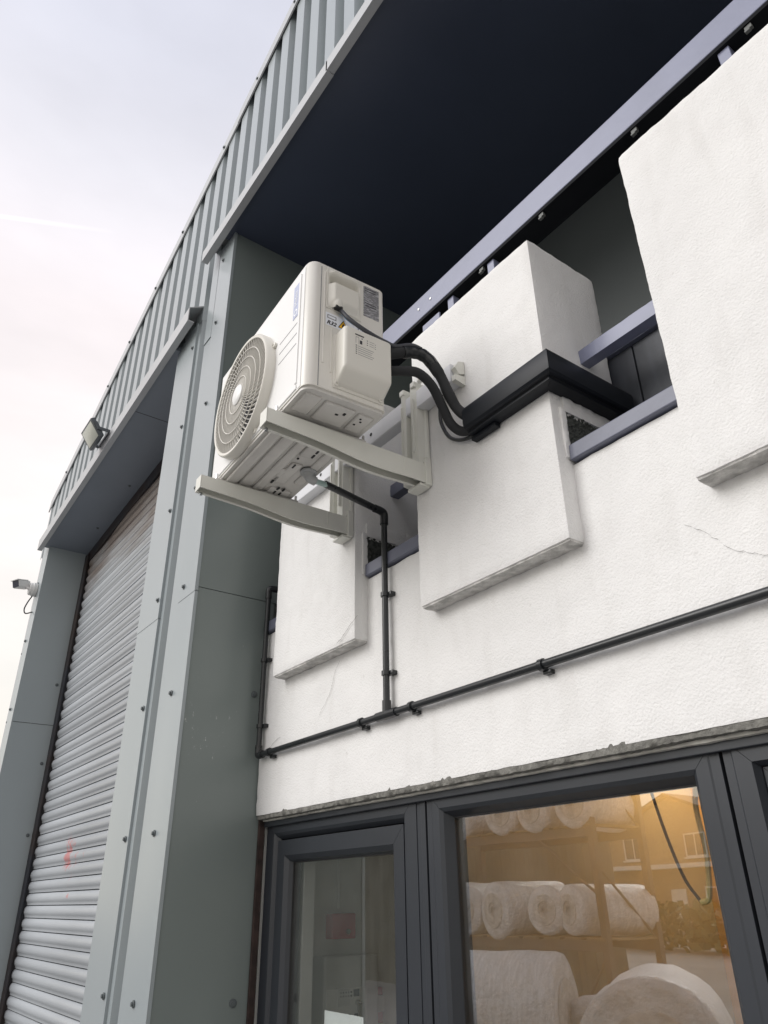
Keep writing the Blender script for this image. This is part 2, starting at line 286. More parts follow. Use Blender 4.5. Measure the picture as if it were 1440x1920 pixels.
def box(bm, x0,x1,y0,y1,z0,z1, bev=0.0, seg=2):
    if x1<x0: x0,x1=x1,x0
    if y1<y0: y0,y1=y1,y0
    if z1<z0: z0,z1=z1,z0
    b2 = bmesh.new(); bmesh.ops.create_cube(b2, size=1)
    for v in b2.verts: v.co = Vector((x0+(v.co.x+.5)*(x1-x0), y0+(v.co.y+.5)*(y1-y0), z0+(v.co.z+.5)*(z1-z0)))
    if bev>0: bmesh.ops.bevel(b2, geom=list(b2.edges), offset=bev, segments=seg, affect='EDGES', profile=.5)
    join(bm,b2); return bm
def join(bm, b2):
    me = bpy.data.meshes.new('tmp'); b2.to_mesh(me); b2.free(); bm.from_mesh(me); bpy.data.meshes.remove(me)
def prism(bm, poly, axis, a0, a1):
    """extrude a 2-D polygon along axis; poly coords are the other two axes in xyz order"""
    def P(p,a):
        if axis=='x': return (a,p[0],p[1])
        if axis=='y': return (p[0],a,p[1])
        return (p[0],p[1],a)
    lo=[bm.verts.new(P(p,a0)) for p in poly]; hi=[bm.verts.new(P(p,a1)) for p in poly]; n=len(poly)
    for i in range(n): bm.faces.new((lo[i],lo[(i+1)%n],hi[(i+1)%n],hi[i]))
    bm.faces.new(lo[::-1]); bm.faces.new(hi); return bm
def spl(pts, k=8):
    P=[Vector(p) for p in pts]; P=[P[0]*2-P[1]]+P+[P[-1]*2-P[-2]]; o=[]
    for i in range(1,len(P)-2):
        for j in range(k):
            t=j/k; a,b,c,d=P[i-1],P[i],P[i+1],P[i+2]
            o.append(.5*((2*b)+(c-a)*t+(2*a-5*b+4*c-d)*t*t+(3*b-a-3*c+d)*t**3))
    o.append(P[-2]); return o
def tube(bm, pts, r, n=12, cap=True):
    pts=[Vector(p) for p in pts]; R = r if callable(r) else (lambda t: r)
    t0=(pts[1]-pts[0]).normalized(); u=t0.orthogonal().normalized(); rings=[]; pt=t0
    for i,p in enumerate(pts):
        t=(pts[min(i+1,len(pts)-1)]-pts[max(i-1,0)]).normalized()
        q=pt.rotation_difference(t); u=q@u; u=(u-t*u.dot(t)).normalized(); v=t.cross(u); pt=t
        rr=R(i/(len(pts)-1)); rings.append([bm.verts.new(p+(u*math.cos(a)+v*math.sin(a))*rr) for a in [2*math.pi*k/n for k in range(n)]])
    for a,b in zip(rings,rings[1:]):
        for k in range(n): bm.faces.new((a[k],a[(k+1)%n],b[(k+1)%n],b[k]))
    if cap: bm.faces.new(rings[0][::-1]); bm.faces.new(rings[-1])
    return bm
def lathe(bm, prof, origin, axis, n=24):
    """prof: list of (radius, along)"""
    ax=Vector(axis).normalized(); u=ax.orthogonal().normalized(); v=ax.cross(u); o=Vector(origin); rings=[]
    for r,a in prof:
        if r<1e-6: rings.append([bm.verts.new(o+ax*a)])
        else: rings.append([bm.verts.new(o+ax*a+(u*math.cos(t)+v*math.sin(t))*r) for t in [2*math.pi*k/n for k in range(n)]])
    for a,b in zip(rings,rings[1:]):
        for k in range(n):
            k2=(k+1)%n
            if len(a)==1 and len(b)==1: continue
            if len(a)==1: bm.faces.new((a[0],b[k2],b[k]))
            elif len(b)==1: bm.faces.new((a[k],a[k2],b[0]))
            else: bm.faces.new((a[k],a[k2],b[k2],b[k]))
    if len(rings[0])>1: bm.faces.new(rings[0][::-1])
    if len(rings[-1])>1: bm.faces.new(rings[-1])
    return bm
def rough_box(bm, x0,x1,y0,y1,z0,z1, r=.008, step=.025, amp=.002, f1=22., f2=75.):
    lo=Vector((x0,y0,z0)); hi=Vector((x1,y1,z1)); sz=hi-lo; n=[max(2,int(round(s/step))) for s in sz]
    vd={}
    def V(i,j,k):
        key=(i,j,k)
        if key in vd: return vd[key]
        p=Vector((lo.x+sz.x*i/n[0], lo.y+sz.y*j/n[1], lo.z+sz.z*k/n[2]))
        q=Vector((min(max(p.x,x0+r),x1-r),min(max(p.y,y0+r),y1-r),min(max(p.z,z0+r),z1-r)))
        d=p-q
        if d.length>1e-9:
            d.normalize(); p=q+d*r
            p=p+d*(amp*noise.noise(p*f1)+amp*.8*noise.noise(p*f2+Vector((7,3,1))))
        vd[key]=bm.verts.new(p); return vd[key]
    a,b,c=n
    for i in range(a):
        for j in range(b):
            for k in (0,c): bm.faces.new((V(i,j,k),V(i+1,j,k),V(i+1,j+1,k),V(i,j+1,k)))
        for k in range(c):
            for j in (0,b): bm.faces.new((V(i,j,k),V(i+1,j,k),V(i+1,j,k+1),V(i,j,k+1)))
    for j in range(b):
        for k in range(c):
            for i in (0,a): bm.faces.new((V(i,j,k),V(i,j+1,k),V(i,j+1,k+1),V(i,j,k+1)))
    return bm
def mitred(bm, x0,x1,z0,z1, prof, gap=.0006, sides='tblr'):
    """rectangular frame in an x-z plane; prof = closed list of (inset,y); each side mitred at the corners"""
    def side(p0,p1,inn,along):
        rows=[]
        for end,sgn in ((p0,1),(p1,-1)):
            rows.append([bm.verts.new(Vector((end[0],0,end[1])) + Vector((inn[0],0,inn[1]))*t + Vector((along[0],0,along[1]))*(sgn*(t+gap)) + Vector((0,y,0))) for t,y in prof])
        n=len(prof)
        for i in range(n): bm.faces.new((rows[0][i],rows[0][(i+1)%n],rows[1][(i+1)%n],rows[1][i]))
        bm.faces.new(rows[0][::-1]); bm.faces.new(rows[1])
    if 'b' in sides: side((x0,z0),(x1,z0),(0,1),(1,0))
    if 't' in sides: side((x0,z1),(x1,z1),(0,-1),(1,0))
    if 'l' in sides: side((x0,z0),(x0,z1),(1,0),(0,1))
    if 'r' in sides: side((x1,z0),(x1,z1),(-1,0),(0,1))
    return bm
def screw_mesh():
    bm=B(); lathe(bm,[(.0105,0),(.0105,.002),(.006,.0028),(.006,.008),(0,.0085)],(0,0,0),(0,-1,0),12)
    me=bpy.data.meshes.new('screw'); bmesh.ops.recalc_face_normals(bm,faces=bm.faces); bm.to_mesh(me); bm.free(); me.materials.append(M['screwdark']); return me
SCREW=screw_mesh()
def screw(loc, parent, normal=(0,-1,0), s=1.0):
    o=bpy.data.objects.new('screw',SCREW); COL.objects.link(o); o.parent=parent; o.location=loc; o.scale=(s,s,s)
    o.rotation_mode='QUATERNION'; o.rotation_quaternion=Vector((0,-1,0)).rotation_difference(Vector(normal)); return o
def text(name, body, size, m, parent, mw, shear=0.0, bold=0.0):
    c=bpy.data.curves.new(name,'FONT'); c.body=body; c.size=size; c.shear=shear; c.offset=bold; c.align_x='CENTER'; c.align_y='CENTER'; c.resolution_u=2; c.extrude=.0002
    t=bpy.data.objects.new(name,c); COL.objects.link(t); bpy.context.view_layer.update()
    me=bpy.data.meshes.new_from_object(t.evaluated_get(bpy.context.evaluated_depsgraph_get())); bpy.data.objects.remove(t)
    me.transform(mw); me.materials.clear(); return obj_me(name, me, m, parent)

# ================================================================== GROUND
bm=B(); s=160
vs_=[bm.verts.new(p) for p in ((-s,-s,0),(s,-s,0),(s,s,0),(-s,s,0))]; bm.faces.new(vs_)
g=obj('ground',bm,'ground'); g['kind']='structure'; g['label']='pale concrete forecourt in front of the building'

# ================================================================== STEEL CLAD BUILDING
WH=thing('warehouse','grey green steel clad warehouse with gable, roller shutter bay and wide column','building',(-3,1.1,0))
WH.location=(0,0,0)
YC=1.066; PITCH_R=.1705; X0=-1.634
def verge(x): return 6.464+.318*(x+2.274)
def lint(x): return 4.62+(x+3.17)*.060
def ribs(x0,x1):
    """corrugation outline as list of (x,y) from x0 to x1"""
    pts=[]; k=math.floor((x0-X0)/PITCH_R)-1
    while X0+k*PITCH_R < x1+PITCH_R:
        e=X0+k*PITCH_R       # right edge of a crest
        for x,y in ((e-.088,YC),(e,YC),(e+.018,YC+.045),(e+.0645,YC+.045)):
            pts.append((x,y))
        k+=1
    o=[]
    for (xa,ya),(xb,yb) in zip(pts,pts[1:]):
        if xb<x0 or xa>x1: continue
        def Y(x): return ya+(yb-ya)*(x-xa)/(xb-xa) if xb>xa else ya
        if xa<=x0<=xb: o.append((x0,Y(x0)))
        if xa>x0: o.append((xa,ya))
        if xa<=x1<=xb: o.append((x1,Y(x1)))
    return o
def sheet(name, x0,x1, zlo, zhi, label=None, dy=0):
    bm=B(); pts=ribs(x0,x1); cols=[]
    for x,y in pts: cols.append([bm.verts.new((x,y+dy+e,z(x))) for e,z in ((0,zlo),(0,zhi),(.0012,zhi),(.0012,zlo))])
    for a,b in zip(cols,cols[1:]):
        for k in range(4): bm.faces.new((a[k],b[k],b[(k+1)%4],a[(k+1)%4]))
    bm.faces.new(cols[0]); bm.faces.new(cols[-1][::-1])
    return obj(name,bm,'clad',WH,label=label)
# upper cladding over the office recess, over the shutter, and the strip on the column
sheet('cladding_sheet',-2.99,2.6,lambda x:5.02,lambda x:verge(x)-.02,'ribbed gable cladding above the office recess')
sheet('cladding_sheet',-6.62,-3.12,lambda x:lint(x)+.04,lambda x:verge(x)-.02,'ribbed gable cladding above the roller shutter')
sheet('cladding_sheet',-3.125,-2.985,lambda x:4.42,lambda x:verge(x)-.02,'narrow ribbed sheet running up the column',dy=-.0012)
sheet('cladding_sheet',-3.215,-2.95,lambda x:0.0,lambda x:4.68,'narrow lower ribbed sheet on the column',dy=.003)
# backing behind the ribs so that no light leaks
bm=B(); prism(bm,[(-6.62,lint(-6.62)+.10),(-3.1,lint(-3.1)+.10),(-3.1,5.06),(2.6,5.06),(2.6,verge(2.6)-.05),(-6.62,verge(-6.62)-.05)],'y',1.125,1.16)
obj('gable_lining',bm,'darkwall',WH)
# right slope of the gable, beyond the picture
bm=B(); prism(bm,[(2.6,0),(11.8,0),(11.8,verge(2.6)-.319*9.2),(2.6,verge(2.6)-.02)],'y',1.09,1.12); obj('cladding_sheet',bm,'clad',WH,label='plain cladding of the far right of the gable')
# roof and side wall
bm=B(); prism(bm,[(-6.72,verge(-6.72)-.03),(2.6,verge(2.6)-.03),(2.6,verge(2.6)-.09),(-6.72,verge(-6.72)-.09)],'y',1.13,16); obj('roof_slope',bm,'roof',WH)
bm=B(); prism(bm,[(2.6,verge(2.6)-.03),(11.9,verge(2.6)-.319*9.3-.03),(11.9,verge(2.6)-.319*9.3-.09),(2.6,verge(2.6)-.09)],'y',1.13,16); obj('roof_slope',bm,'roof',WH)
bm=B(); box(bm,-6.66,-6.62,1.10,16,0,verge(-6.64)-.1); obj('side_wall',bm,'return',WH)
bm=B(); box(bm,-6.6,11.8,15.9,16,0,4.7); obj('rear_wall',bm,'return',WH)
# verge trim in overlapping lengths
def verge_piece(xa,xb,lift=0):
    bm=B(); n=2; rows=[]
    for x in (xa,xb):
        z=verge(x)+lift
        rows.append([bm.verts.new((x,y,zz)) for y,zz in ((1.20,z+.004),(1.060-lift*.5,z),(1.054-lift*.5,z-.125),(1.062-lift*.5,z-.128),(1.064,z-.012),(1.20,z-.006))])
    m_=len(rows[0])
    for i in range(m_): bm.faces.new((rows[0][i],rows[0][(i+1)%m_],rows[1][(i+1)%m_],rows[1][i]))
    bm.faces.new(rows[0][::-1]); bm.faces.new(rows[1])
    return obj('verge_trim',bm,'lintel',WH)
for a,b,l_ in ((-6.66,-2.93,0),(-2.95,.4,.005),(.38,2.6,0)): verge_piece(a,b,l_)
for x in (-6.2,-5.75,-5.2,-4.75,-4.25,-3.78,-3.15,-2.7,-2.25,-1.8): screw((x,1.056,verge(x)-.07),WH,s=1.3)
# lintel flashings (front drip, lip, upstand)
def lintel_f(name,xa,xb,zf,label,up=.115):
    bm=B(); rows=[]
    for x in (xa,xb):
        z=zf(x); rows.append([bm.verts.new((x,y,zz)) for y,zz in ((1.10,z+up+.045),(1.062,z+up+.03),(.985,z+up-.02),(.985,z),(1.022,z),(1.022,z+.006),(.990,z+.006),(.990,z+up-.023),(1.065,z+up+.022),(1.10,z+up+.036))])
    m_=len(rows[0])
    for i in range(m_): bm.faces.new((rows[0][i],rows[0][(i+1)%m_],rows[1][(i+1)%m_],rows[1][i]))
    bm.faces.new(rows[0][::-1]); bm.faces.new(rows[1])
    return obj(name,bm,'lintel',WH,label=label)
lintel_f('lintel_flashing',-3.07,-1.725,lambda x:4.978,'pale drip flashing over the office recess',.095)
lintel_f('lintel_flashing',-1.735,2.6,lambda x:4.984,'nearer length of drip flashing over the office recess',.095)
lintel_f('lintel_flashing',-6.36,-3.17,lint,'pale drip flashing over the roller shutter')
# soffits
bm=B(); box(bm,-2.86,2.6,1.024,2.42,5.004,5.03); obj('office_soffit',bm,'navy',WH,label='dark navy soffit above the office recess')
bm=B(); rows=[]
for x in (-6.30,-3.44):
    z=lint(x)+.012; rows.append([bm.verts.new((x,y,zz)) for y,zz in ((1.024,z),(1.41,z),(1.41,z+.03),(1.024,z+.03))])
for i in range(4): bm.faces.new((rows[0][i],rows[0][(i+1)%4],rows[1][(i+1)%4],rows[1][i]))
bm.faces.new(rows[0][::-1]); bm.faces.new(rows[1]); so=obj('shutter_soffit',bm,'shutsoffit',WH,label='slate grey soffit above the roller shutter')
bm=B(); box(bm,-4.12,-4.117,1.03,1.405,lint(-4.12)+.0105,lint(-4.12)+.014); obj('soffit_joint',bm,'dark',so)
for x,y in ((-4.05,1.28),(-5.0,1.3),(-5.75,1.3)): screw((x,y,lint(x)+.012),so,(0,0,-1),1.1)
# column flashings: front right angle (two lengths), front left angle, deep return
def angle_r(z0,z1,d):
    bm=B(); prism(bm,[(-2.968,YC+.004),(-2.968,YC-.008-d),(-2.787-d*0,YC-.008-d),(-2.787,YC+.0055),(-2.7895,YC+.0055),(-2.7895,YC-.006-d),(-2.962,YC-.006-d),(-2.962,YC+.004)],'z',z0,z1); return obj('corner_flashing',bm,'clad',WH)
cr_lo=angle_r(0,2.905,0.0); cr_up=angle_r(2.902,5.02,.0015)
def angle_l(z0,z1,d):
    bm=B(); prism(bm,[(-3.205,YC+.006),(-3.205,YC-.008-d),(-3.481,YC-.008-d),(-3.481,1.42),(-3.478,1.42),(-3.478,YC-.006-d),(-3.208,YC-.006-d),(-3.208,YC+.006)],'z',z0,z1); return obj('corner_flashing',bm,'clad',WH)
cl_lo=angle_l(0,2.905,0); cl_up=angle_l(2.902,4.66,.0015)
for z in (4.90,4.45,3.93,3.45,2.96,2.5,1.98,1.45,.9): screw((-2.915,YC-.010,z),cr_up if z>2.9 else cr_lo,s=1.15)
for z in (4.50,3.97,3.47,3.0,2.5,1.98,1.45,.9): screw((-3.235,YC-.010,z),cl_up if z>2.9 else cl_lo,s=1.15)
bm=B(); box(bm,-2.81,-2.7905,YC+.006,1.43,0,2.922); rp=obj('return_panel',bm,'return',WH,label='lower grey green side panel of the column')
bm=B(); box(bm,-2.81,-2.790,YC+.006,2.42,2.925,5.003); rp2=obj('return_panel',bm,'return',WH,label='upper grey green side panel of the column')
for z in (2.51,1.44): screw((-2.790,1.362,z),rp,(1,0,0),1.35)
for z in (3.45,4.2): screw((-2.790,1.362,z),rp2,(1,0,0),1.2)
screw((-2.790,1.62,3.36),rp2,(1,0,0),1.2)
bm=B(); box(bm,-2.786,-2.774,1.415,1.44,0,2.035,.002); obj('corner_strip',bm,'rust',WH,label='rusty brown strip between column and window')
# back wall of the recess and its floor
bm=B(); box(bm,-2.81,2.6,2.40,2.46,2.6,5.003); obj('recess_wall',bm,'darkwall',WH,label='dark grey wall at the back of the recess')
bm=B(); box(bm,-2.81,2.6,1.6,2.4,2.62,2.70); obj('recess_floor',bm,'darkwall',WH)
bm=B(); box(bm,2.6,2.66,1.07,2.4,0,5.0); obj('recess_end_wall',bm,'return',WH)
# far left pilaster
bm=B(); prism(bm,[(-6.263,1.43),(-6.263,YC-.008),(-6.45,YC-.008),(-6.45,YC-.004),(-6.267,YC-.004),(-6.267,1.43)],'z',0,4.5); pl=obj('corner_flashing',bm,'clad',WH,label='corner flashing of the far left pilaster')
bm=B(); prism(bm,[(-6.43,YC+.008),(-6.58,YC+.008),(-6.62,YC+.03),(-6.66,YC+.09),(-6.655,YC+.09),(-6.61,YC+.04),(-6.57,YC+.014),(-6.43,YC+.014)],'z',0,verge(-6.6)-.06); obj('corner_flashing',bm,'lintel',WH,label='rounded outer corner flashing of the gable')
bm=B(); box(bm,-6.2665,-6.2615,YC+.0,1.43,2.985,2.988); obj('panel_joint',bm,'dark',pl)
for z in (4.15,3.65,3.1,2.55): 
    screw((-6.40,YC-.010,z+.0),pl,s=1.3); screw((-6.50,YC+.006,z-.08),pl,s=1.3)
for z in (3.3,2.7,2.2): screw((-6.263,1.33,z),pl,(1,0,0),1.2)
# roller shutter
bm=B(); rows=[]
for x in (-6.262,-3.482):
    z=lint(x)+.011; rows.append([bm.verts.new((x,y,zz)) for y,zz in ((1.372,z),(1.380,z-.085),(1.43,z-.085),(1.43,z))])
for i in range(4): bm.faces.new((rows[0][i],rows[0][(i+1)%4],rows[1][(i+1)%4],rows[1][i]))
bm.faces.new(rows[0][::-1]); bm.faces.new(rows[1])
RS=obj('roller_shutter',bm,'guide',WH,label='galvanised roller shutter with dark guide rails')
bm=B(); prism(bm,[(-6.262,1.360),(-6.180,1.364),(-6.180,1.372),(-6.20,1.372),(-6.20,1.43),(-6.262,1.43)],'z',0,4.43); obj('guide_rail',bm,'guide',RS)
bm=B(); box(bm,-3.56,-3.482,1.362,1.43,0,4.5); obj('guide_rail',bm,'guide',RS)
bm=B(); H=.0752
outer=[(.002,.0),(-.002,.0015),(-.0025,.013),(-.0055,.0175),(-.0105,.0245),(-.0130,.034),(-.0130,.045),(-.0105,.0555),(-.0055,.0635),(-.001,.0690),(.002,.0712)]
inner=[(p[0]+.004,p[1]) for p in outer][::-1]
prism(bm,[(1.398+a,b) for a,b in outer+inner],'x',-6.197,-3.52)
obj_bk=B(); box(obj_bk,-6.2,-3.5,1.416,1.424,0,4.42); obj('backing',obj_bk,'underdark',RS)
me=bpy.data.meshes.new('slat'); bmesh.ops.recalc_face_normals(bm,faces=bm.faces); bm.to_mesh(me); bm.free(); me.materials.append(M['slat'])
for p in me.polygons: p.use_smooth=True
me.set_sharp_from_angle(angle=rad(50))
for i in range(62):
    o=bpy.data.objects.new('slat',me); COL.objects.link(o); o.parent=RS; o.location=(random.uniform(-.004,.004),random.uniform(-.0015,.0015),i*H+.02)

# ================================================================== WHITE OFFICE FRONT
OF=thing('office_front','white rendered office front with projecting piers and grey windows','building front')
bm=B(); rough_box(bm,-2.7845,2.55,1.40,1.60,2.042,2.768,r=.006,step=.022,amp=.0024)
WALL=obj('wall',bm,'render',OF,smooth=60,label='white textured render band above the windows')
piers=[]
for x0,x1,lb in ((-2.605,-2.018,'white rendered pier behind the air conditioner'),(-1.658,-1.062,'white rendered pier carrying the black trunking'),(-.716,-.12,'large white rendered pier at the right edge'),(.224,.82,None),(1.164,1.76,None)):
    bm=B(); rough_box(bm,x0,x1,1.344,1.655,2.537,3.575,r=.009,step=.016,amp=.0016,f1=18,f2=95)
    pr0=obj('pier',bm,'render',OF,smooth=60,label=lb); piers.append(pr0)
    bm=B(); rough_box(bm,x0+.005,x1-.004,1.350,1.42,2.5325,2.546,r=.004,step=.012,amp=.0022,f1=30,f2=110); obj('underside_shade_slab',bm,'undershade',pr0,smooth=60,label='rough grey underside of the pier, shade in its colour')  # slab added below the pier, its grey stands in for shade
def pebble_patch(xb,parent):
    bm=B(); box(bm,xb-.004,xb+.003,1.396,1.60,2.80,2.925)
    rnd=random.Random(3)
    for i in range(420):
        y=rnd.uniform(1.396,1.60); z=rnd.uniform(2.80,2.935+.006*noise.noise(Vector((y*60,0,0))))
        r=rnd.uniform(.0025,.0055)
        mtx=Matrix.Translation((xb+.003,y,z))@Matrix.Diagonal((r*.8,r*rnd.uniform(.8,1.5),r,1))
        bmesh.ops.create_icosphere(bm,subdivisions=1,radius=1,matrix=mtx)
    return obj('pebbledash',bm,'pebble',parent,label='dark exposed pebbledash on the side of the pier',kind='stuff')
pebble_patch(-2.018,piers[0]); pebble_patch(-1.062,piers[1])
# ragged edge of render above the pebbledash
for xb,p in ((-2.018,piers[0]),(-1.062,piers[1])):
    bm=B(); rough_box(bm,xb-.004,xb+.007,1.392,1.62,2.934,2.990,r=.004,step=.012,amp=.004,f1=40); obj('render_ledge',bm,'render',p,smooth=60)
    bm=B(); rough_box(bm,xb-.004,xb+.007,1.375,1.397,2.78,2.945,r=.004,step=.010,amp=.003,f1=40); obj('render_ledge',bm,'render',p,smooth=60)
# sills between the piers
def sill(x0,x1,lb):
    bm=B(); box(bm,x0,x1,1.384,1.62,2.772,2.818,.003); return obj('window_sill',bm,'sill',OF,label=lb)
sill(-2.012,-1.664,'painted slate sill beside the drain pipe'); sill(-1.056,-.722,'painted slate sill left of the right edge pier'); sill(-2.772,-2.611,None); sill(-.114,.218,None)
# boards behind the gaps
def boards(x0,x1):
    n=3; wd=(x1-x0)/n
    for i in range(n):
        bm=B(); box(bm,x0+i*wd+.002,x0+(i+1)*wd-.002,1.665,1.685,2.71,3.27,.003); obj('board',bm,'board',OF)
    bm=B(); box(bm,x0,x1,1.648,1.70,3.245,3.30,.003); obj('board_rail',bm,'sill',OF)
boards(-1.16,-.62); boards(-2.12,-1.58); boards(-2.78,-2.5)
# cracks
def crack(pts,y,parent,wd=.0016):
    bm=B(); P=[]
    for (xa,za),(xb,zb) in zip(pts,pts[1:]):
        n=max(2,int(math.hypot(xb-xa,zb-za)/.008))
        for i in range(n):
            t=i/n; x=xa+(xb-xa)*t; z=za+(zb-za)*t; P.append((x+.005*noise.noise(Vector((x*60,z*60,1))),z+.005*noise.noise(Vector((x*60,z*60,9)))))
    top=[];bot=[]
    for i,(x,z) in enumerate(P):
        wv=wd*(.35+.65*abs(noise.noise(Vector((i*.31,2,5))))); top.append(bm.verts.new((x,y,z+wv/2))); bot.append(bm.verts.new((x+wv/2,y,z-wv/2)))
    for i in range(len(P)-1): bm.faces.new((top[i],top[i+1],bot[i+1],bot[i]))
    return obj('crack',bm,'crack',parent)
crack([(-1.994,2.611),(-2.06,2.578),(-2.099,2.554),(-2.132,2.545)],1.3395,piers[0],.003)
crack([(-2.19,2.51),(-2.213,2.49),(-2.252,2.408),(-2.329,2.337)],1.3965,WALL,.0025)
crack([(-.789,2.474),(-.745,2.437),(-.703,2.383),(-.633,2.342),(-.58,2.338)],1.3965,WALL,.003)
crack([(-2.70,2.285),(-2.66,2.30),(-2.60,2.315)],1.3965,WALL,.002)
# mortar edge under the render, sealant bead
bm=B(); rough_box(bm,-2.775,1.6,1.4025,1.47,2.028,2.050,r=.005,step=.010,amp=.0045,f1=16,f2=110); obj('mortar_strip',bm,'mortar',OF,smooth=60,label='rough grey mortar left under the render edge')
bm=B(); rough_box(bm,-2.76,1.6,1.420,1.45,2.021,2.030,r=.003,step=.02,amp=.0015); obj('sealant_bead',bm,'bead',OF,smooth=60)
bm=B(); box(bm,-2.768,1.6,1.432,1.4445,2.003,2.024,.002); obj('head_trim',bm,'anthracite',OF)
# windows (outer frame is the part; sash, beads and pane are its pieces)
YF=1.446
bm=B(); mitred(bm,-2.765,-1.838,.95,2.035,[(0,1.52),(0,YF),(.056,YF),(.066,YF+.006),(.078,YF+.022),(.078,1.52)])
W1=obj('window',bm,'anthracite',OF,label='small opening window beside the column')
bm=B(); mitred(bm,-2.692,-1.914,1.02,1.952,[(0,1.515),(0,YF+.010),(.052,YF+.010),(.068,YF+.022),(.076,YF+.040),(.076,1.515)]); obj('sash',bm,'anthracite',W1)
bm=B(); mitred(bm,-2.622,-1.984,1.09,1.882,[(0,1.496),(0,1.482),(.007,1.482),(.007,1.496)]); obj('gasket',bm,'black',W1)
bm=B(); box(bm,-2.622,-1.984,1.4865,1.4885,1.09,1.882); obj('pane',bm,'glass',W1)
bm=B(); box(bm,-1.8375,-1.816,YF+.002,1.52,.95,2.035,.001); box(bm,-1.8155,-1.795,YF-.001,1.52,.95,2.035,.001); obj('mullion',bm,'anthracite',OF)
bm=B(); mitred(bm,-1.787,-.853,.95,2.035,[(0,1.52),(0,YF),(.022,YF),(.026,YF-.002),(.056,YF-.002),(.066,YF+.006),(.080,YF+.036),(.080,1.52)])
W2=obj('window',bm,'anthracite',OF,label='large fixed window reflecting the yard')
bm=B(); mitred(bm,-1.712,-.929,1.03,1.960,[(0,1.50),(0,1.480),(.007,1.480),(.007,1.50)]); obj('gasket',bm,'black',W2)
bm=B(); box(bm,-1.712,-.929,1.4865,1.4885,1.03,1.960); obj('pane',bm,'glass',W2)
for xm in (-1.7915,):
    bm=B(); box(bm,xm-.0028,xm+.0028,1.462,1.52,.95,2.0); obj('mullion_joint',bm,'black',OF)
# door at the right
bm=B(); mitred(bm,-.845,.18,.02,2.035,[(0,1.52),(0,YF),(.018,YF),(.022,YF-.004),(.058,YF-.004),(.066,YF+.012),(.066,1.52)])
DR=obj('door',bm,'anthracite',OF,label='anthracite panelled door at the right edge')
bm=B(); mitred(bm,-.778,.112,.09,1.967,[(0,1.51),(0,YF+.016),(.012,YF+.016),(.022,YF+.010),(.030,YF+.018),(.034,1.51)]); obj('panel_moulding',bm,'anthracite',DR)
bm=B(); box(bm,-.75,.09,1.468,1.50,.11,1.945,.004); obj('door_panel',bm,'anthracite',DR)
bm=B(); box(bm,-.8515,-.8455,1.462,1.52,.05,2.0); obj('door_joint',bm,'black',OF)
bm=B(); rough_box(bm,-2.774,2.5,1.43,1.60,.0,.948,r=.005,step=.08,amp=.001); obj('wall',bm,'render',OF,smooth=60,label='rendered wall under the windows')
bm=B(); box(bm,.185,2.5,1.43,1.60,.95,2.03); obj('wall',bm,'render',OF)

# interior
def struct(name,bm,m,label=None):
    o=obj(name,bm,m); o['kind']='structure'
    if label: o['label']=label
    return o
bm=B(); box(bm,-2.97,-2.90,1.53,3.3,0,2.55); struct('room_wall_left',bm,'intwall')
bm=B(); box(bm,-2.90,1.2,3.0,3.1,0,2.55); struct('room_wall_back',bm,'intochre')
bm=B(); box(bm,-1.99,-1.93,1.535,3.0,0,2.5); struct('room_partition',bm,'inttan')
bm=B(); box(bm,1.2,1.3,1.53,3.1,0,2.55); struct('room_wall_right',bm,'intwall')
bm=B(); box(bm,-2.97,1.3,1.53,3.1,2.5,2.56); struct('room_ceiling',bm,'panel2')
bm=B(); box(bm,-2.97,1.3,1.53,3.1,.004,.02); struct('room_floor',bm,'intfloor')
bm=B(); box(bm,-2.83,-2.79,1.45,1.60,0,2.03); struct('room_wall_reveal',bm,'intwall')
# fire alarm kit on the interior side wall
AB=thing('alarm_box','small square red alarm box on the wall inside the small window','alarm box',(-2.9,1.858,1.66))
bm=B(); box(bm,.0,.05,-.058,.058,-.045,.045,.006); obj('body',bm,'red',AB)
bm=B(); lathe(bm,[(.010,0),(.010,.006),(.004,.007),(0,.007)],(.05,.018,-.020),(1,0,0),14); obj('key_switch',bm,'chrome',AB)
FP=thing('fire_panel','grey fire alarm control panel inside the small window, below the red box','control panel',(-2.9,1.87,1.35))
bm=B(); box(bm,0,.09,-.127,.127,-.22,.21,.008); obj('housing',bm,'panel',FP)
bm=B(); box(bm,.088,.095,-.118,.072,-.01,.105,.004); obj('fascia',bm,'panel2',FP)
bm=B(); box(bm,.095,.098,-.07,-.015,.045,.10,.001); ds=obj('key_card',bm,'panel',FP)
for r_ in range(2):
    for c in range(5):
        bm=B(); lathe(bm,[(.0035,0),(.0035,.003),(0,.003)],(.095,-.055+c*.012,.09-r_*.012),(1,0,0),8); obj('indicator_light',bm,'print',FP)
bm=B(); box(bm,.094,.098,.005,.030,.075,.098,.001); obj('display',bm,'lens',FP)
for c in range(5):
    bm=B(); lathe(bm,[(.0085,0),(.0085,.006),(0,.007)],(.094,-.105+c*.030,.012),(1,0,0),12); obj('button',bm,'print',FP)
bm=B(); lathe(bm,[(.010,0),(.010,.012),(.004,.014),(.004,.03),(0,.031)],(.094,.022,.055),(1,0,0),12); box(bm,.10,.106,.018,.028,-.01,.05); obj('key',bm,'chrome',FP)
cd=B(); tube(cd,[(-2.895,1.86,1.72),(-2.895,1.86,2.45)],.008,8); tag(obj('conduit',cd,'panel2'),'thin vertical conduit above the red alarm box','conduit')
SK=thing('socket_box','small pale socket box on red plate beside the fire panel','socket',(-2.9,2.03,1.38))
bm=B(); box(bm,0,.03,-.03,.03,-.06,.06,.003); obj('back_plate',bm,'red',SK)
bm=B(); box(bm,.03,.055,-.022,.022,-.02,.035,.003); obj('body',bm,'panel2',SK)
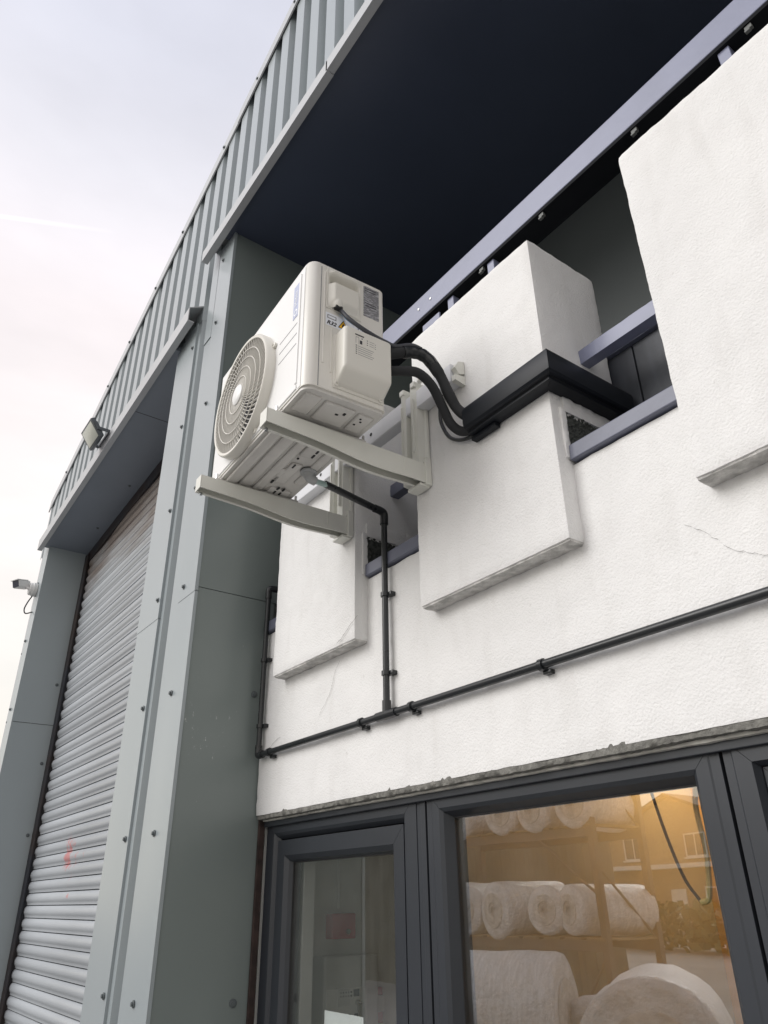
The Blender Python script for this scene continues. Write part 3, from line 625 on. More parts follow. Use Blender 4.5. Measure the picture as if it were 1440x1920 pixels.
bm=B(); box(bm,-2.397,-2.179,1.492,1.4925,1.14,1.443); tag(obj('paper_sheet',bm,'paper'),'white paper sheet stuck to the inside of the small window','paper')
# blind pole at left inside small window
bm=B(); box(bm,-2.66,-2.62,1.53,1.58,.95,2.03,.004); tag(obj('window_reveal_trim',bm,'panel'),'pale vertical trim inside the small window','trim')
LP=thing('unseen_lamp','unseen warm lamp added on the ceiling of the room behind the large window','lamp',(-1.58,2.80,2.5))  # out-of-view lamp, added to account for the orange glow in the room
bm=B(); lathe(bm,[(.06,0),(.06,-.015),(.02,-.02),(.02,-.06),(0,-.06)],(0,0,0),(0,0,1),18); obj('lamp_base',bm,'panel2',LP,smooth=40)
em=bpy.data.materials.new('lamp_glow'); em.use_nodes=True; en=em.node_tree.nodes['Principled BSDF']; en.inputs['Emission Color'].default_value=(1,.66,.30,1); en.inputs['Emission Strength'].default_value=8; en.inputs['Base Color'].default_value=(.8,.7,.5,1)
bm=B(); lathe(bm,[(0,-.06),(.022,-.066),(.034,-.09),(.028,-.12),(0,-.135)],(0,0,0),(0,0,1),18); obj('bulb',bm,em,LP,smooth=True)
ld=bpy.data.lights.new('lamp_light','POINT'); ld.energy=6; ld.color=(1,.64,.26); ld.shadow_soft_size=.05; lo_=bpy.data.objects.new('lamp_light',ld); COL.objects.link(lo_); lo_.parent=LP; lo_.location=(0,0,-.19)
# hanging cable loop inside the large window
HC=thing('hanging_cable','dark and yellow cable hanging in a loop inside the large window','cable',(-1.2,1.75,1.7))
HC.location=(0,0,0)
bm=B(); tube(bm,spl([(-1.33,1.85,2.45),(-1.33,1.85,2.15),(-1.30,1.85,1.95),(-1.26,1.85,1.80),(-1.22,1.85,1.735)],6),.0042,8); obj('dark_lead',bm,'print',HC)
bm=B(); tube(bm,spl([(-1.22,1.85,1.735),(-1.195,1.85,1.75),(-1.18,1.85,1.85),(-1.185,1.85,1.95),(-1.17,1.85,2.05),(-1.15,1.85,2.45)],6),.007,8); obj('yellow_lead',bm,'cableyellow',HC)

# ================================================================== STEEL RAILING ON TOP OF THE PIERS
RL=thing('railing','lavender grey painted steel top rail on short posts above the white piers','railing')
bm=B(); box(bm,-2.786,2.55,1.500,1.545,3.862,3.972,.003); TR=obj('top_rail',bm,'beam',RL)
bm=B(); box(bm,-2.786,2.55,1.502,1.60,3.848,3.8615); obj('rail_underside_shade',bm,'underdark',RL)  # black strip covering the rail's underside to make it look shaded
for x in (-2.40,-1.605,-1.377,-.43,.06,.6):
    bm=B(); box(bm,x-.017,x+.017,1.512,1.545,3.57,3.847,.002); obj('post',bm,'beam',RL)
for x in (-1.42,-1.116,-.728,-.353,0.0):
    bm=B(); box(bm,x-.010,x+.010,1.506,1.518,3.832,3.8475,.001); box(bm,x-.011,x+.004,1.503,1.514,3.824,3.8315,.001); obj('clip',bm,'clipgrey',RL)
for x in (-1.709,-1.786):
    bm=B(); lathe(bm,[(.006,0),(.006,.003),(0,.005)],(x,1.500,3.916),(0,-1,0),10); obj('bolt',bm,'chrome',TR)
bm=B(); box(bm,-1.770,-1.665,1.503,1.5115,3.775,3.815,.001); obj('maker_plate',bm,'beam',RL,label='small pale plate under the top rail')
def transom(x0,x1,lb):
    bm=B(); rough_box(bm,x0,x1,1.508,1.548,3.153,3.203,r=.003,step=.02,amp=.0012); return tag(obj('cross_rail',bm,'beam',None,smooth=60),lb,'rail')
transom(-1.078,-.70,'chipped lavender steel rail between the trunking pier and the right edge pier')
bm=B(); rough_box(bm,-2.035,-1.65,1.508,1.548,3.138,3.188,r=.003,step=.02,amp=.0012); tag(obj('cross_rail',bm,'sill',None,smooth=60),'dark steel rail let into the piers behind the bracket','rail')

# ================================================================== AIR CONDITIONER
aY=rad(2.6); ex=Vector((math.cos(aY),-math.sin(aY),0)); ey=Vector((math.sin(aY),math.cos(aY),0))
Wd,Dp,Hh=.72,.268,.490
ctr=Vector((-1.455,.80,0))-ex*(Wd/2)+ey*(Dp/2)
AC=thing('air_conditioner','ivory outdoor air conditioner unit with round fan guard on wall brackets','air conditioner',(ctr.x,ctr.y,3.015),-aY)
hx,hy=Wd/2,Dp/2
# casing shell: side walls with rounded vertical corners, open at the front
def arc(cx,cy,r,a0,a1,n=6): return [(cx+r*math.cos(a0+(a1-a0)*i/n),cy+r*math.sin(a0+(a1-a0)*i/n)) for i in range(n+1)]
RF,RB=.030,.014
outl=arc(hx-RF,-hy+RF,RF,-math.pi/2,0)+arc(hx-RB,hy-RB,RB,0,math.pi/2)+arc(-hx+RB,hy-RB,RB,math.pi/2,math.pi)+arc(-hx+RF,-hy+RF,RF,math.pi,1.5*math.pi)
bm=B(); lev=[(0.012,0),(Hh-.012,0),(Hh-.004,.0035),(Hh,.012)]; rings=[]
for z,ins in lev:
    ring=[]
    for x,y in outl:
        n_=Vector((x/hx,y/hy)); sx=(hx-ins)/hx; sy=(hy-ins)/hy; ring.append(bm.verts.new((x*sx,y*sy,z)))
    rings.append(ring)
n_=len(outl)
for a,b in zip(rings,rings[1:]):
    for k in range(n_-1):
        if a is rings[0] and k==6:      # right hand side: leave a hole for the carry handle
            hv=[bm.verts.new((hx,y_,z_)) for y_,z_ in ((-hy+.064,.318),(-hy+.172,.318),(-hy+.172,.470),(-hy+.064,.470))]
            ov=(a[k],a[k+1],b[k+1],b[k])
            for q in range(4): bm.faces.new((ov[q],ov[(q+1)%4],hv[(q+1)%4],hv[q]))
        else: bm.faces.new((a[k],a[k+1],b[k+1],b[k]))
    if a is not rings[0]: bm.faces.new((a[n_-1],a[0],b[0],b[n_-1]))
bm.faces.new(rings[-1])
casing=obj('casing',bm,'ac',AC,smooth=50)
# front panel with a round opening
GX,GZ,GR=-.066,.220,.206
bm=B(); x0,x1,z0,z1=-hx+RF-.002,hx-RF+.002,.012,Hh-.010; nn=96; cir=[];rec=[];cin=[]
for i in range(nn):
    a=2*math.pi*i/nn; c,s_=math.cos(a),math.sin(a)
    cir.append(bm.verts.new((GX+GR*c,-hy,GZ+GR*s_))); cin.append(bm.verts.new((GX+(GR-.01)*c,-hy+.05,GZ+(GR-.01)*s_)))
    ts=[]
    if c>1e-6: ts.append((x1-GX)/c)
    if c<-1e-6: ts.append((x0-GX)/c)
    if s_>1e-6: ts.append((z1-GZ)/s_)
    if s_<-1e-6: ts.append((z0-GZ)/s_)
    t=min(ts); rec.append(bm.verts.new((GX+t*c,-hy,GZ+t*s_)))
for i in range(nn):
    j=(i+1)%nn; bm.faces.new((cir[i],cir[j],rec[j],rec[i])); bm.faces.new((cir[i],cir[j],cin[j],cin[i]))
for cx_,cz_ in ((x0,z0),(x1,z0),(x0,z1),(x1,z1)):
    v=bm.verts.new((cx_,-hy,cz_)); best=None
    for i in range(nn):
        j=(i+1)%nn; a,b=rec[i].co,rec[j].co
        on=lambda p:(abs(p.x-cx_)<1e-5,abs(p.z-cz_)<1e-5)
        if (on(a)[0] and on(b)[1]) or (on(a)[1] and on(b)[0]): best=(i,j)
    if best: bm.faces.new((rec[best[0]],rec[best[1]],v))
FPN=obj('front_panel',bm,'acfront',AC,smooth=30,label='white front panel of the unit')
# pressed frame lines on the front panel
bm=B(); box(bm,.296,.307,-hy-.004,-hy+.002,.040,.462,.0018); obj('pressed_edge',bm,'acfront',FPN)
bm=B(); box(bm,-.335,.307,-hy-.004,-hy+.002,.018,.034,.0018); obj('pressed_edge',bm,'acfront',FPN)
bm=B(); box(bm,.315,.331,-hy-.002,-hy+.002,.014,.470,.001); obj('pressed_edge',bm,'acfront',FPN)
for z in (.278,.238,.198):
    bm=B(); box(bm,.170,.292,-hy-.0006,-hy+.001,z-.0013,z+.0013); obj('groove',bm,'printgrey',FPN)
# badge with ring mark and lettering
bm=B(); prism(bm,[(.258,.308),(.292,.308),(.292,.440),(.258,.440)],'y',-hy-.0012,-hy+.001); BD=obj('badge',bm,'bluebadge',FPN,label='lavender blue maker badge')
bm=B()
for i in range(24):
    a0,a1=2*math.pi*i/24,2*math.pi*(i+1)/24
    q=[bm.verts.new((.275+r*math.cos(a),-hy-.0016,.328+r*math.sin(a))) for r,a in ((.0125,a0),(.0125,a1),(.0075,a1),(.0075,a0))]; bm.faces.new(q)
obj('ring_mark',bm,'white',BD)
text('lettering','Midea',.026,'white',BD,Matrix.Translation((.275,-hy-.0015,.385))@Matrix.Rotation(rad(90),4,'X')@Matrix.Rotation(rad(90),4,'Z'))
# fan cavity, fan
bm=B(); lathe(bm,[(GR-.009,.05),(GR-.012,.13),(0,.131)],(GX,-hy,GZ),(0,1,0),48); obj('fan_cavity',bm,'dark',AC)
bm=B()
for k in range(3):
    for i in range(8):
        pass
    prev=None
    for i in range(9):
        t=i/8; a=2*math.pi*k/3+t*1.35; yv=.030+.055*t
        cur=[bm.verts.new((GX+r*math.cos(a+.5*(r/.18)),-hy+yv,GZ+r*math.sin(a+.5*(r/.18)))) for r in (.035,.08,.125,.178)]
        if prev:
            for j in range(3): bm.faces.new((prev[j],prev[j+1],cur[j+1],cur[j]))
        prev=cur
lathe(bm,[(.04,.09),(.04,.025),(.03,.018),(0,.016)],(GX,-hy,GZ),(0,1,0),24)
obj('fan',bm,'greywire',AC,smooth=True)
# fan guard
bm=B()
def gy(r): return -hy-.028-.006*(1-(r/GR)**2)      # slightly domed
NB=66; segs=10
for k in range(NB):
    th=2*math.pi*k/NB; prev=None
    for i in range(segs+1):
        r=.034+(GR-.006-.034)*i/segs; a=th+.50*((r-.034)/(GR-.034))
        dx,dz=math.cos(a),math.sin(a); px,pz=-dz,dx; y=gy(r); tw=.0009; lean=.0015
        cur=[bm.verts.new((GX+r*dx+px*(-tw),y,GZ+r*dz+pz*(-tw))),bm.verts.new((GX+r*dx+px*tw,y,GZ+r*dz+pz*tw)),bm.verts.new((GX+r*dx+px*(tw+lean),y+.008,GZ+r*dz+pz*(tw+lean))),bm.verts.new((GX+r*dx+px*(-tw+lean),y+.008,GZ+r*dz+pz*(-tw+lean)))]
        if prev:
            for j in range(4): bm.faces.new((prev[j],prev[(j+1)%4],cur[(j+1)%4],cur[j]))
        prev=cur
FG=obj('fan_guard',bm,'guard',AC,label='round ivory fan guard of curved bars')
for rr in (.066,.100,.134,.166):
    bm=B(); pts=[(GX+rr*math.cos(2*math.pi*i/72),gy(rr)-.0010,GZ+rr*math.sin(2*math.pi*i/72)) for i in range(73)]; tube(bm,pts,.0017,6,False); obj('guard_ring',bm,'acplastic',FG,smooth=True)
bm=B(); lathe(bm,[(GR-.008,-.024),(GR-.006,-.030),(GR+.002,-.031),(GR+.007,-.026),(GR+.008,.0005),(GR-.008,.0005)],(GX,-hy,GZ),(0,1,0),96)
# remove the caps of the ring
for f in list(bm.faces):
    if len(f.verts)>4: bm.faces.remove(f)
obj('guard_rim',bm,'acplastic',FG,smooth=45)
bm=B(); lathe(bm,[(.036,-.026),(.036,-.037),(.030,-.041),(.015,-.043),(0,-.0435)],(GX,-hy,GZ),(0,1,0),32); obj('hub_cap',bm,'acfront',FG,smooth=True)
for a in (0.35,1.9,3.5,5.2):
    bm=B(); x_,z_=GX+(GR+.013)*math.cos(a),GZ+(GR+.013)*math.sin(a)
    if z_<.03: z_=.03
    lathe(bm,[(.010,-.0005),(.010,-.008),(.005,-.010),(.005,-.007),(0,-.007)],(x_,-hy,z_),(0,1,0),14); obj('guard_screw',bm,'acplastic',FG,smooth=True)
# right side: seams, pressed ribs
bm=B(); box(bm,hx-.001,hx+.0006,-hy+.038,-hy+.0405,.013,.470); obj('seam',bm,'printgrey',casing)
for y_,za,zb in ((-hy+.052,.10,.455),(-hy+.078,.075,.235),(-hy+.092,.07,.225)):
    bm=B(); box(bm,hx-.002,hx+.0028,y_-.003,y_+.003,za,zb,.002); obj('pressed_rib',bm,'ac',casing)
# carry handle: raised surround with scooped recess
HB=(-hy+.056,-hy+.180,.312,.472)
bm=B()
for ya,yb2,za,zb in ((HB[0],HB[1],HB[2],HB[2]+.007),(HB[0],HB[1],HB[3]-.005,HB[3]),(HB[0],HB[0]+.009,HB[2]+.007,HB[3]-.005),(HB[1]-.009,HB[1],HB[2]+.007,HB[3]-.005)): box(bm,hx-.001,hx+.003,ya,yb2,za,zb,.0012)
HD=obj('carry_handle',bm,'acplastic',AC,smooth=40)
bm=B()   # scooped relief as a height field
ny,nz=34,40; grid=[]
for i in range(ny+1):
    row=[]
    for j in range(nz+1):
        u,v=i/ny,j/nz
        def ss(a,b,t): t=max(0,min(1,(t-a)/(b-a))); return t*t*(3-2*t)
        e=ss(0,.16,u)*ss(0,.12,1-u)
        body=ss(0,.20,v)*(1-ss(.60,.64,v))*.016       # bulging lower body
        lip=ss(.86,.94,v)*(1-ss(.95,1.0,v))*.010      # rounded top lip
        pocket=ss(.60,.64,v)*(1-ss(.80,.90,v))*.040   # finger pocket under the lip
        h=(body+lip-pocket)*e
        # cable hood at the lower left
        dh=math.hypot((u-.27)/.17,(v-.10)/.17)
        if dh<1: h=max(h,.020*(1-dh**3))
        row.append(bm.verts.new((hx+.004+h,HB[0]+.006+(HB[1]-HB[0]-.012)*u,HB[2]+.004+(HB[3]-HB[2]-.008)*v)))
    grid.append(row)
for i in range(ny):
    for j in range(nz): bm.faces.new((grid[i][j],grid[i+1][j],grid[i+1][j+1],grid[i][j+1]))
obj('grip_recess',bm,'acplastic',HD,smooth=60)
bm=B(); box(bm,hx+.003,hx+.0205,HB[0]+.026,HB[0]+.050,HB[2]-.001,HB[2]+.010,.003); obj('cable_opening',bm,'black',HD)
# labels
bm=B(); box(bm,hx-.001,hx+.0008,-hy+.190,-hy+.247,.345,.470); RP=obj('rating_label',bm,'rating',AC,label='dark grey rating plate')
for z in (.462,.452,.400,.390):
    bm=B(); box(bm,hx+.0008,hx+.0011,-hy+.194,-hy+.236,z-.0014,z+.0014); obj('printed_line',bm,'print',RP)
bm=B(); box(bm,hx-.001,hx+.0006,-hy+.058,-hy+.216,.247,.296); ST=obj('sticker',bm,'white',AC,label='white sticker with flame warning triangle and barcode')
bm=B(); box(bm,hx+.0006,hx+.0010,-hy+.150,-hy+.208,.251,.286); obj('barcode',bm,'barcode',ST)
text('lettering','R32',.020,'print',ST,Matrix.Translation((hx+.0009,-hy+.077,.258))@Matrix.Rotation(rad(90),4,'Z')@Matrix.Rotation(rad(90),4,'X'),shear=.35,bold=.0006)
bm=B(); box(bm,hx+.0006,hx+.0009,-hy+.063,-hy+.094,.274,.288); obj('printed_box',bm,'printgrey',ST)
bm=B(); box(bm,hx+.0007,hx+.0011,-hy+.066,-hy+.091,.277,.285); obj('printed_box',bm,'white',ST)
bm=B(); prism(bm,[(-hy+.100,.254),(-hy+.137,.254),(-hy+.1185,.288)],'x',hx+.0006,hx+.0010); TRI=obj('warning_border',bm,'print',ST)
bm=B(); prism(bm,[(-hy+.1035,.2558),(-hy+.1335,.2558),(-hy+.1185,.2835)],'x',hx+.0010,hx+.0013); obj('warning_triangle',bm,'yellow',ST)
bm=B(); prism(bm,[(-hy+.114,.258),(-hy+.123,.258),(-hy+.1245,.264),(-hy+.121,.269),(-hy+.119,.2755),(-hy+.1155,.269),(-hy+.113,.264)],'x',hx+.0013,hx+.0016); obj('flame_symbol',bm,'print',ST)
# valve cover: box with rounded edges, tapering at the bottom
cy0,cy1,cz0,cz1,cd=-hy+.092,-hy+.256,.034,.228,.058
bm=B(); prism(bm,[(hx-.002,cz0),(hx+.010,cz0),(hx+cd,cz0+.036),(hx+cd,cz1-.004),(hx-.002,cz1)],'y',cy0,cy1)
bmesh.ops.bevel(bm,geom=[e for e in bm.edges if not (abs(e.verts[0].co.x-(hx-.002))<1e-5 and abs(e.verts[1].co.x-(hx-.002))<1e-5)],offset=.012,segments=4,affect='EDGES',profile=.5)
VC=obj('valve_cover',bm,'acplastic',AC,smooth=50,label='bulging ivory valve cover with printed diagram')
bm=B(); box(bm,hx-.002,hx+.005,cy0-.006,cy1+.003,cz0-.008,cz0+.05,.003); obj('cover_flange',bm,'acplastic',VC,smooth=True)
for y_ in (cy0+.0,cy1-.014):
    bm=B(); lathe(bm,[(.008,.004),(.008,.010),(.004,.011),(.004,.008),(0,.008)],(hx,y_+.003,cz0+.004),(1,0,0),14); obj('cover_screw',bm,'acplastic',VC,smooth=True)
fx=hx+cd+.0004
def pr(y0_,y1_,z0_,z1_,m='print'):
    bm=B(); box(bm,fx-.001,fx,y0_,y1_,z0_,z1_); obj('printed_mark',bm,m,VC)
yb=cy0+.034
pr(yb,yb+.030,.196,.2005)
pr(yb+.002,yb+.003,.166,.190,'printgrey'); pr(yb+.012,yb+.013,.166,.190,'printgrey'); pr(yb+.002,yb+.013,.189,.190,'printgrey'); pr(yb+.016,yb+.024,.168,.181); pr(yb+.022,yb+.025,.187,.191)
for i,z in enumerate((.190,.182,.174)):
    pr(yb+.040,yb+.0435,z-.0012,z+.0012); pr(yb+.049,yb+.066,z-.0005,z+.0005,'printgrey'); pr(yb+.068,yb+.071,z-.004,z-.002,'printgrey')
for i in range(5):
    z=.158-i*.0075; pr(yb+.002,yb+.006,z-.0015,z+.0015); pr(yb+.009,yb+.064-.004*(i%3),z-.0012,z+.0002,'printgrey')
# base pan seen from below
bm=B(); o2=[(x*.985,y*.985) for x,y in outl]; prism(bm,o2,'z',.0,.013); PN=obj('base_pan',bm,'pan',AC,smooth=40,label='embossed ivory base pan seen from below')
def emb(x0,x1,y0,y1,d=.004,b=.004):
    d*=1.6; b*=1.6
    bm=B(); box(bm,x0,x1,y0,y1,-d,.002,min(b,d*.95),3); obj('pressed_panel',bm,'pan',PN,smooth=True)
emb(-.30,.16,-.118,-.082,.007); emb(-.31,.17,-.072,-.030,.004); emb(-.30,.12,-.020,.012,.005); emb(-.16,-.02,.022,.060,.005); emb(.03,.13,.018,.075,.004)
emb(-.31,-.20,.03,.11,.004); emb(-.14,.12,.085,.118,.004); emb(.235,.33,-.05,.05,.005); emb(.24,.335,-.118,-.065,.004); emb(.235,.325,.062,.115,.004)
for x_,y_,r_ in ((.285,-.09,.024),(.06,-.05,.018),(-.10,.03,.030),(-.25,-.05,.02)):
    bm=B(); lathe(bm,[(r_,.001),(r_,-.003),(r_*.8,-.0062),(0,-.0062)],(x_,y_,0),(0,0,1),24); obj('pressed_dimple',bm,'pan',PN,smooth=40)
def slot(x0,x1,y0,y1,zz=-.0045):
    zz*=1.65
    bm=B(); box(bm,x0,x1,y0,y1,zz-.0005,zz+.004,.0015); obj('slot',bm,'black',PN)
for x_,y_ in ((.075,.028),(.040,.028),(.075,.045),(.040,.045)): pass
slot(.070,.092,.055,.062,-.0050); slot(.040,.062,.055,.062,-.0050)
for x_ in (-.235,-.205): 
    slot(x_,x_+.020,.052,.059,-.005); slot(x_,x_+.020,.072,.079,-.005)
slot(-.045,-.022,.030,.036,-.0058); slot(-.17,-.15,.012,.020,-.0058); slot(-.27,-.262,-.055,-.047,-.005); slot(.01,.018,.020,.027,-.005)
slot(.29,.297,.0,.010,-.006); slot(.272,.278,.072,.079,-.005); slot(.292,.298,.082,.089,-.005); slot(.305,.311,.075,.081,-.005); slot(.300,.312,.020,.028,-.006)
bm=B(); prism(bm,[(x*1.004,y*1.006) for x,y in outl],'z',.010,.0128); obj('pan_rim',bm,'acplastic',PN,smooth=40)
# mounting feet
for fx_,nm in ((.195,'r'),(-.262,'l')):
    bm=B(); box(bm,fx_-.022,fx_+.022,-hy-.018,hy+.022,-.012,-.004,.002); FT=obj('foot',bm,'pan',AC)
    for yy in (-hy+.006,hy+.004):
        bm=B(); box(bm,fx_-.024,fx_+.024,yy-.030,yy+.022,-.020,-.0125,.003); obj('rubber_pad',bm,'black',FT)
        bm=B(); lathe(bm,[(.0045,-.012),(.0045,.016),(0,.017)],(fx_+.012,yy-.018 if yy<0 else yy+.012,0),(0,0,1),8); obj('foot_bolt',bm,'chrome',FT)

# ================================================================== BRACKETS
BK=thing('wall_bracket','cream steel wall bracket with two arms and cross rail under the air conditioner','bracket')
def arm(xr):
    bm=B(); n=22; W_=.040; t=.003
    def top(y): return 2.990+.010*(y-.75)/.57
    def bot(y):
        u=(y-.75)/.57
        return 2.944-.004*u - .020*max(0,math.sin(math.pi*min(1,max(0,(u-.25)/.75))))**2*.6 - (.010*u)
    sec=[]
    for i in range(n+1):
        y=.75+.575*i/n; zt,zb=top(y),bot(y)
        ring=[(xr,zb),(xr,zt),(xr-W_,zt),(xr-W_,zb-.004),(xr-W_+.010,zb-.004),(xr-W_+.010,zb-.001),(xr-W_+t,zb-.001),(xr-W_+t,zt-t),(xr-t,zt-t),(xr-t,zb)]
        sec.append([bm.verts.new((x,y,z)) for x,z in ring])
    m_=len(sec[0])
    for a,b in zip(sec,sec[1:]):
        for k in range(m_): bm.faces.new((a[k],a[(k+1)%m_],b[(k+1)%m_],b[k]))
    bm.faces.new(sec[0][::-1]); bm.faces.new(sec[-1])
    o=obj('arm',bm,'bracket',BK,smooth=30)
    bm=B(); zt,zb=top(.75),bot(.75); prism(bm,[(xr,zb),(xr,zt),(xr-W_,zt),(xr-W_,zb-.004)],'y',.748,.7505); obj('end_plate',bm,'bracket',o)
    bm=B(); lathe(bm,[(.005,0),(.005,.008),(0,.008)],(xr-.03,.765,zb-.012),(0,0,1),8); obj('end_screw',bm,'screw',o)
    for yy in (1.235,):
        bm=B(); box(bm,xr-.002,xr+.0012,yy-.002,yy+.002,2.945,2.995,.001); obj('pressed_line',bm,'bracket',o)
    return o
def upright(xr):
    zb,zt=2.926,3.315
    bm=B()
    # channel section: right flange with face, web, left flange
    sec=[(xr+.005,1.338),(xr+.005,1.330),(xr-.002,1.325),(xr-.006,1.300),(xr-.030,1.292),(xr-.036,1.300),(xr-.040,1.322),(xr-.062,1.322),(xr-.066,1.300),(xr-.072,1.292),(xr-.086,1.296),(xr-.092,1.330),(xr-.092,1.338)]
    prism(bm,sec,'z',zb+.02,zt)
    o=obj('upright',bm,'bracket',BK,smooth=25)
    bm=B(); box(bm,xr-.034,xr+.006,1.318,1.342,zb-.004,zb+.10,.003); obj('foot_plate',bm,'bracket',o)
    bm=B(); box(bm,xr-.070,xr-.004,1.30,1.340,zb-.008,zb+.002,.002); obj('foot_plate',bm,'bracket',o)
    for dx in (.018,.078):
        bm=B(); box(bm,xr-dx-.003,xr-dx+.003,1.288,1.297,zb+.12,zt-.06,.002); obj('pressed_rib',bm,'bracket',o)
    bm=B(); lathe(bm,[(.009,0),(.009,.003),(.006,.0035),(.006,.010),(.003,.0105),(.003,.016),(0,.016)],(xr-.010,1.318,zb+.075),(0,-1,0),6); obj('bolt',bm,'chrome',o)
    bm=B(); lathe(bm,[(.006,0),(.006,.004),(0,.005)],(xr-.008,1.318,zb+.030),(0,-1,0),10); obj('rivet',bm,'bracket',o)
    # hook over the cross rail
    for dx in (.018,.078):
        bm=B(); box(bm,xr-dx-.012,xr-dx+.012,1.290,1.344,zt-.012,zt+.012,.004); obj('hook',bm,'bracket',o)
    bm=B(); lathe(bm,[(.010,0),(.010,.02),(.006,.024),(0,.024)],(xr+.004,1.305,zt+.006),(1,0,.2),12); obj('wing_screw',bm,'bracket',o)
    return o
for xr in (-1.575,-2.030): arm(xr); upright(xr)
bm=B(); prism(bm,[(1.343,3.216),(1.303,3.216),(1.300,3.219),(1.300,3.285),(1.303,3.288),(1.343,3.288)],'x',-2.50,-1.405); CRL=obj('cross_rail',bm,'rail',BK)
for x in (-1.402,):
    bm=B(); prism(bm,[(1.343,3.250),(1.318,3.240),(1.302,3.262),(1.318,3.290),(1.343,3.300)],'x',x,x+.018); obj('end_clip',bm,'bracket',CRL)
    bm=B(); prism(bm,[(1.343,3.205),(1.300,3.212),(1.300,3.232),(1.343,3.240)],'x',x+.002,x+.018); obj('end_clip',bm,'bracket',CRL)
for x in (-1.85,-2.2):
    bm=B(); lathe(bm,[(.007,0),(.007,.001),(0,.001)],(x,1.2995,3.256),(0,-1,0),10); obj('hole',bm,'black',CRL)

# ================================================================== HOSES, CABLES, TRUNKING
h1=spl([(-1.432,.99,3.215),(-1.434,1.05,3.225),(-1.422,1.10,3.247),(-1.405,1.15,3.262),(-1.389,1.19,3.248),(-1.377,1.23,3.190),(-1.374,1.26,3.128),(-1.366,1.288,3.076),(-1.330,1.308,3.038),(-1.28,1.312,3.030)],8)
bm=B(); tube(bm,h1,lambda t:.0168+(.0015 if .27<t<.55 else 0)+.0006*math.sin(t*40),16); HS=obj('insulated_hose',bm,'foam',None,smooth=60); tag(HS,'thicker upper foam covered hose from the valve cover to the trunking','hose')
bm=B(); i0=int(len(h1)*.27); tube(bm,[h1[i] for i in range(i0,int(len(h1)*.52))],lambda t:.0195+.0007*math.sin(t*23),16); obj('tape_wrap',bm,'black_pvc',HS,smooth=60)
h2=spl([(-1.432,.99,3.160),(-1.432,1.05,3.163),(-1.395,1.10,3.160),(-1.385,1.15,3.168),(-1.384,1.20,3.142),(-1.398,1.25,3.094),(-1.402,1.285,3.046),(-1.385,1.312,3.018),(-1.335,1.318,3.006),(-1.28,1.318,3.012)],8)
bm=B(); tube(bm,h2,.0150,16); tag(obj('insulated_hose',bm,'foam',None,smooth=60),'lower foam covered hose from the valve cover to the trunking','hose')
bm=B(); tube(bm,spl([(-1.455,1.315,3.235),(-1.490,1.328,3.210),(-1.500,1.331,3.165),(-1.496,1.331,3.115),(-1.465,1.331,3.050),(-1.419,1.331,3.012),(-1.36,1.328,2.992),(-1.30,1.322,2.998)],8),.0062,10); tag(obj('cable',bm,'black_pvc',None,smooth=60),'thin black cable looping under the hoses on the white pier','cable')
bm=B(); tube(bm,spl([(-1.447,.896,3.345),(-1.436,.905,3.322),(-1.418,.918,3.288),(-1.405,.950,3.262),(-1.404,1.00,3.252),(-1.412,1.05,3.258),(-1.415,1.09,3.264),(-1.400,1.14,3.282),(-1.388,1.17,3.272)],8),.0068,10); tag(obj('cable',bm,'greywire',None,smooth=60),'grey power cable leaving the carry handle over the valve cover','cable')
bm=B(); tube(bm,spl([(-1.450,.903,3.345),(-1.442,.914,3.318),(-1.428,.928,3.290),(-1.414,.958,3.268),(-1.412,1.00,3.258),(-1.416,1.05,3.262)],8),.0036,8); tag(obj('cable',bm,'bluewire',None,smooth=60),'thin blue wire beside the grey power cable','wire')
TK=thing('cable_trunking','black plastic trunking wrapped round the corner of the white pier','trunking')
def tprof(d0,d1): # (depth from wall outwards, z)
    return [(0,2.982),(.040,2.982),(.040,2.992),(.052,2.994),(.058,3.000),(.060,3.012),(.060,3.056),(.054,3.068),(.042,3.074),(0,3.074)]
def trunk_run():
    bm=B(); pr_=tprof(0,0); a=[];b=[];c=[]
    for dd,z in pr_:
        a.append(bm.verts.new((-1.345,1.341-dd,z))); b.append(bm.verts.new((-1.060+dd,1.341-dd,z))); c.append(bm.verts.new((-1.060+dd,1.640,z)))
    n=len(pr_)
    return a,b,c,bm,n
pr_=tprof(0,0); n=len(pr_)
bm=B(); a=[bm.verts.new((-1.345,1.341-dd,z)) for dd,z in pr_]; b=[bm.verts.new((-1.0605+dd,1.341-dd,z)) for dd,z in pr_]
for i in range(n): bm.faces.new((a[i],a[(i+1)%n],b[(i+1)%n],b[i]))
bm.faces.new(a[::-1]); bm.faces.new(b); T1=obj('front_length',bm,'trunk',TK,smooth=35)
bm=B(); a=[bm.verts.new((-1.0595+dd,1.341-dd,z)) for dd,z in pr_]; b=[bm.verts.new((-1.0595+dd,1.645,z)) for dd,z in pr_]
for i in range(n): bm.faces.new((a[i],a[(i+1)%n],b[(i+1)%n],b[i]))
bm.faces.new(a[::-1]); bm.faces.new(b); T2=obj('side_length',bm,'trunk',TK,smooth=35)
for par,xa,xb,ya,yb_ in ((T1,-1.344,-1.015,1.2995,1.3015),):
    bm=B(); box(bm,xa,-1.024,1.2992,1.3015,2.9905,2.9935); obj('cover_joint',bm,'black',par)
bm=B(); box(bm,-1.0195,-1.0172,1.31,1.644,2.9905,2.9935); obj('cover_joint',bm,'black',T2)
bm=B(); box(bm,-1.352,-1.25,1.318,1.3405,2.968,2.9815,.002); obj('back_plate',bm,'trunk',TK)

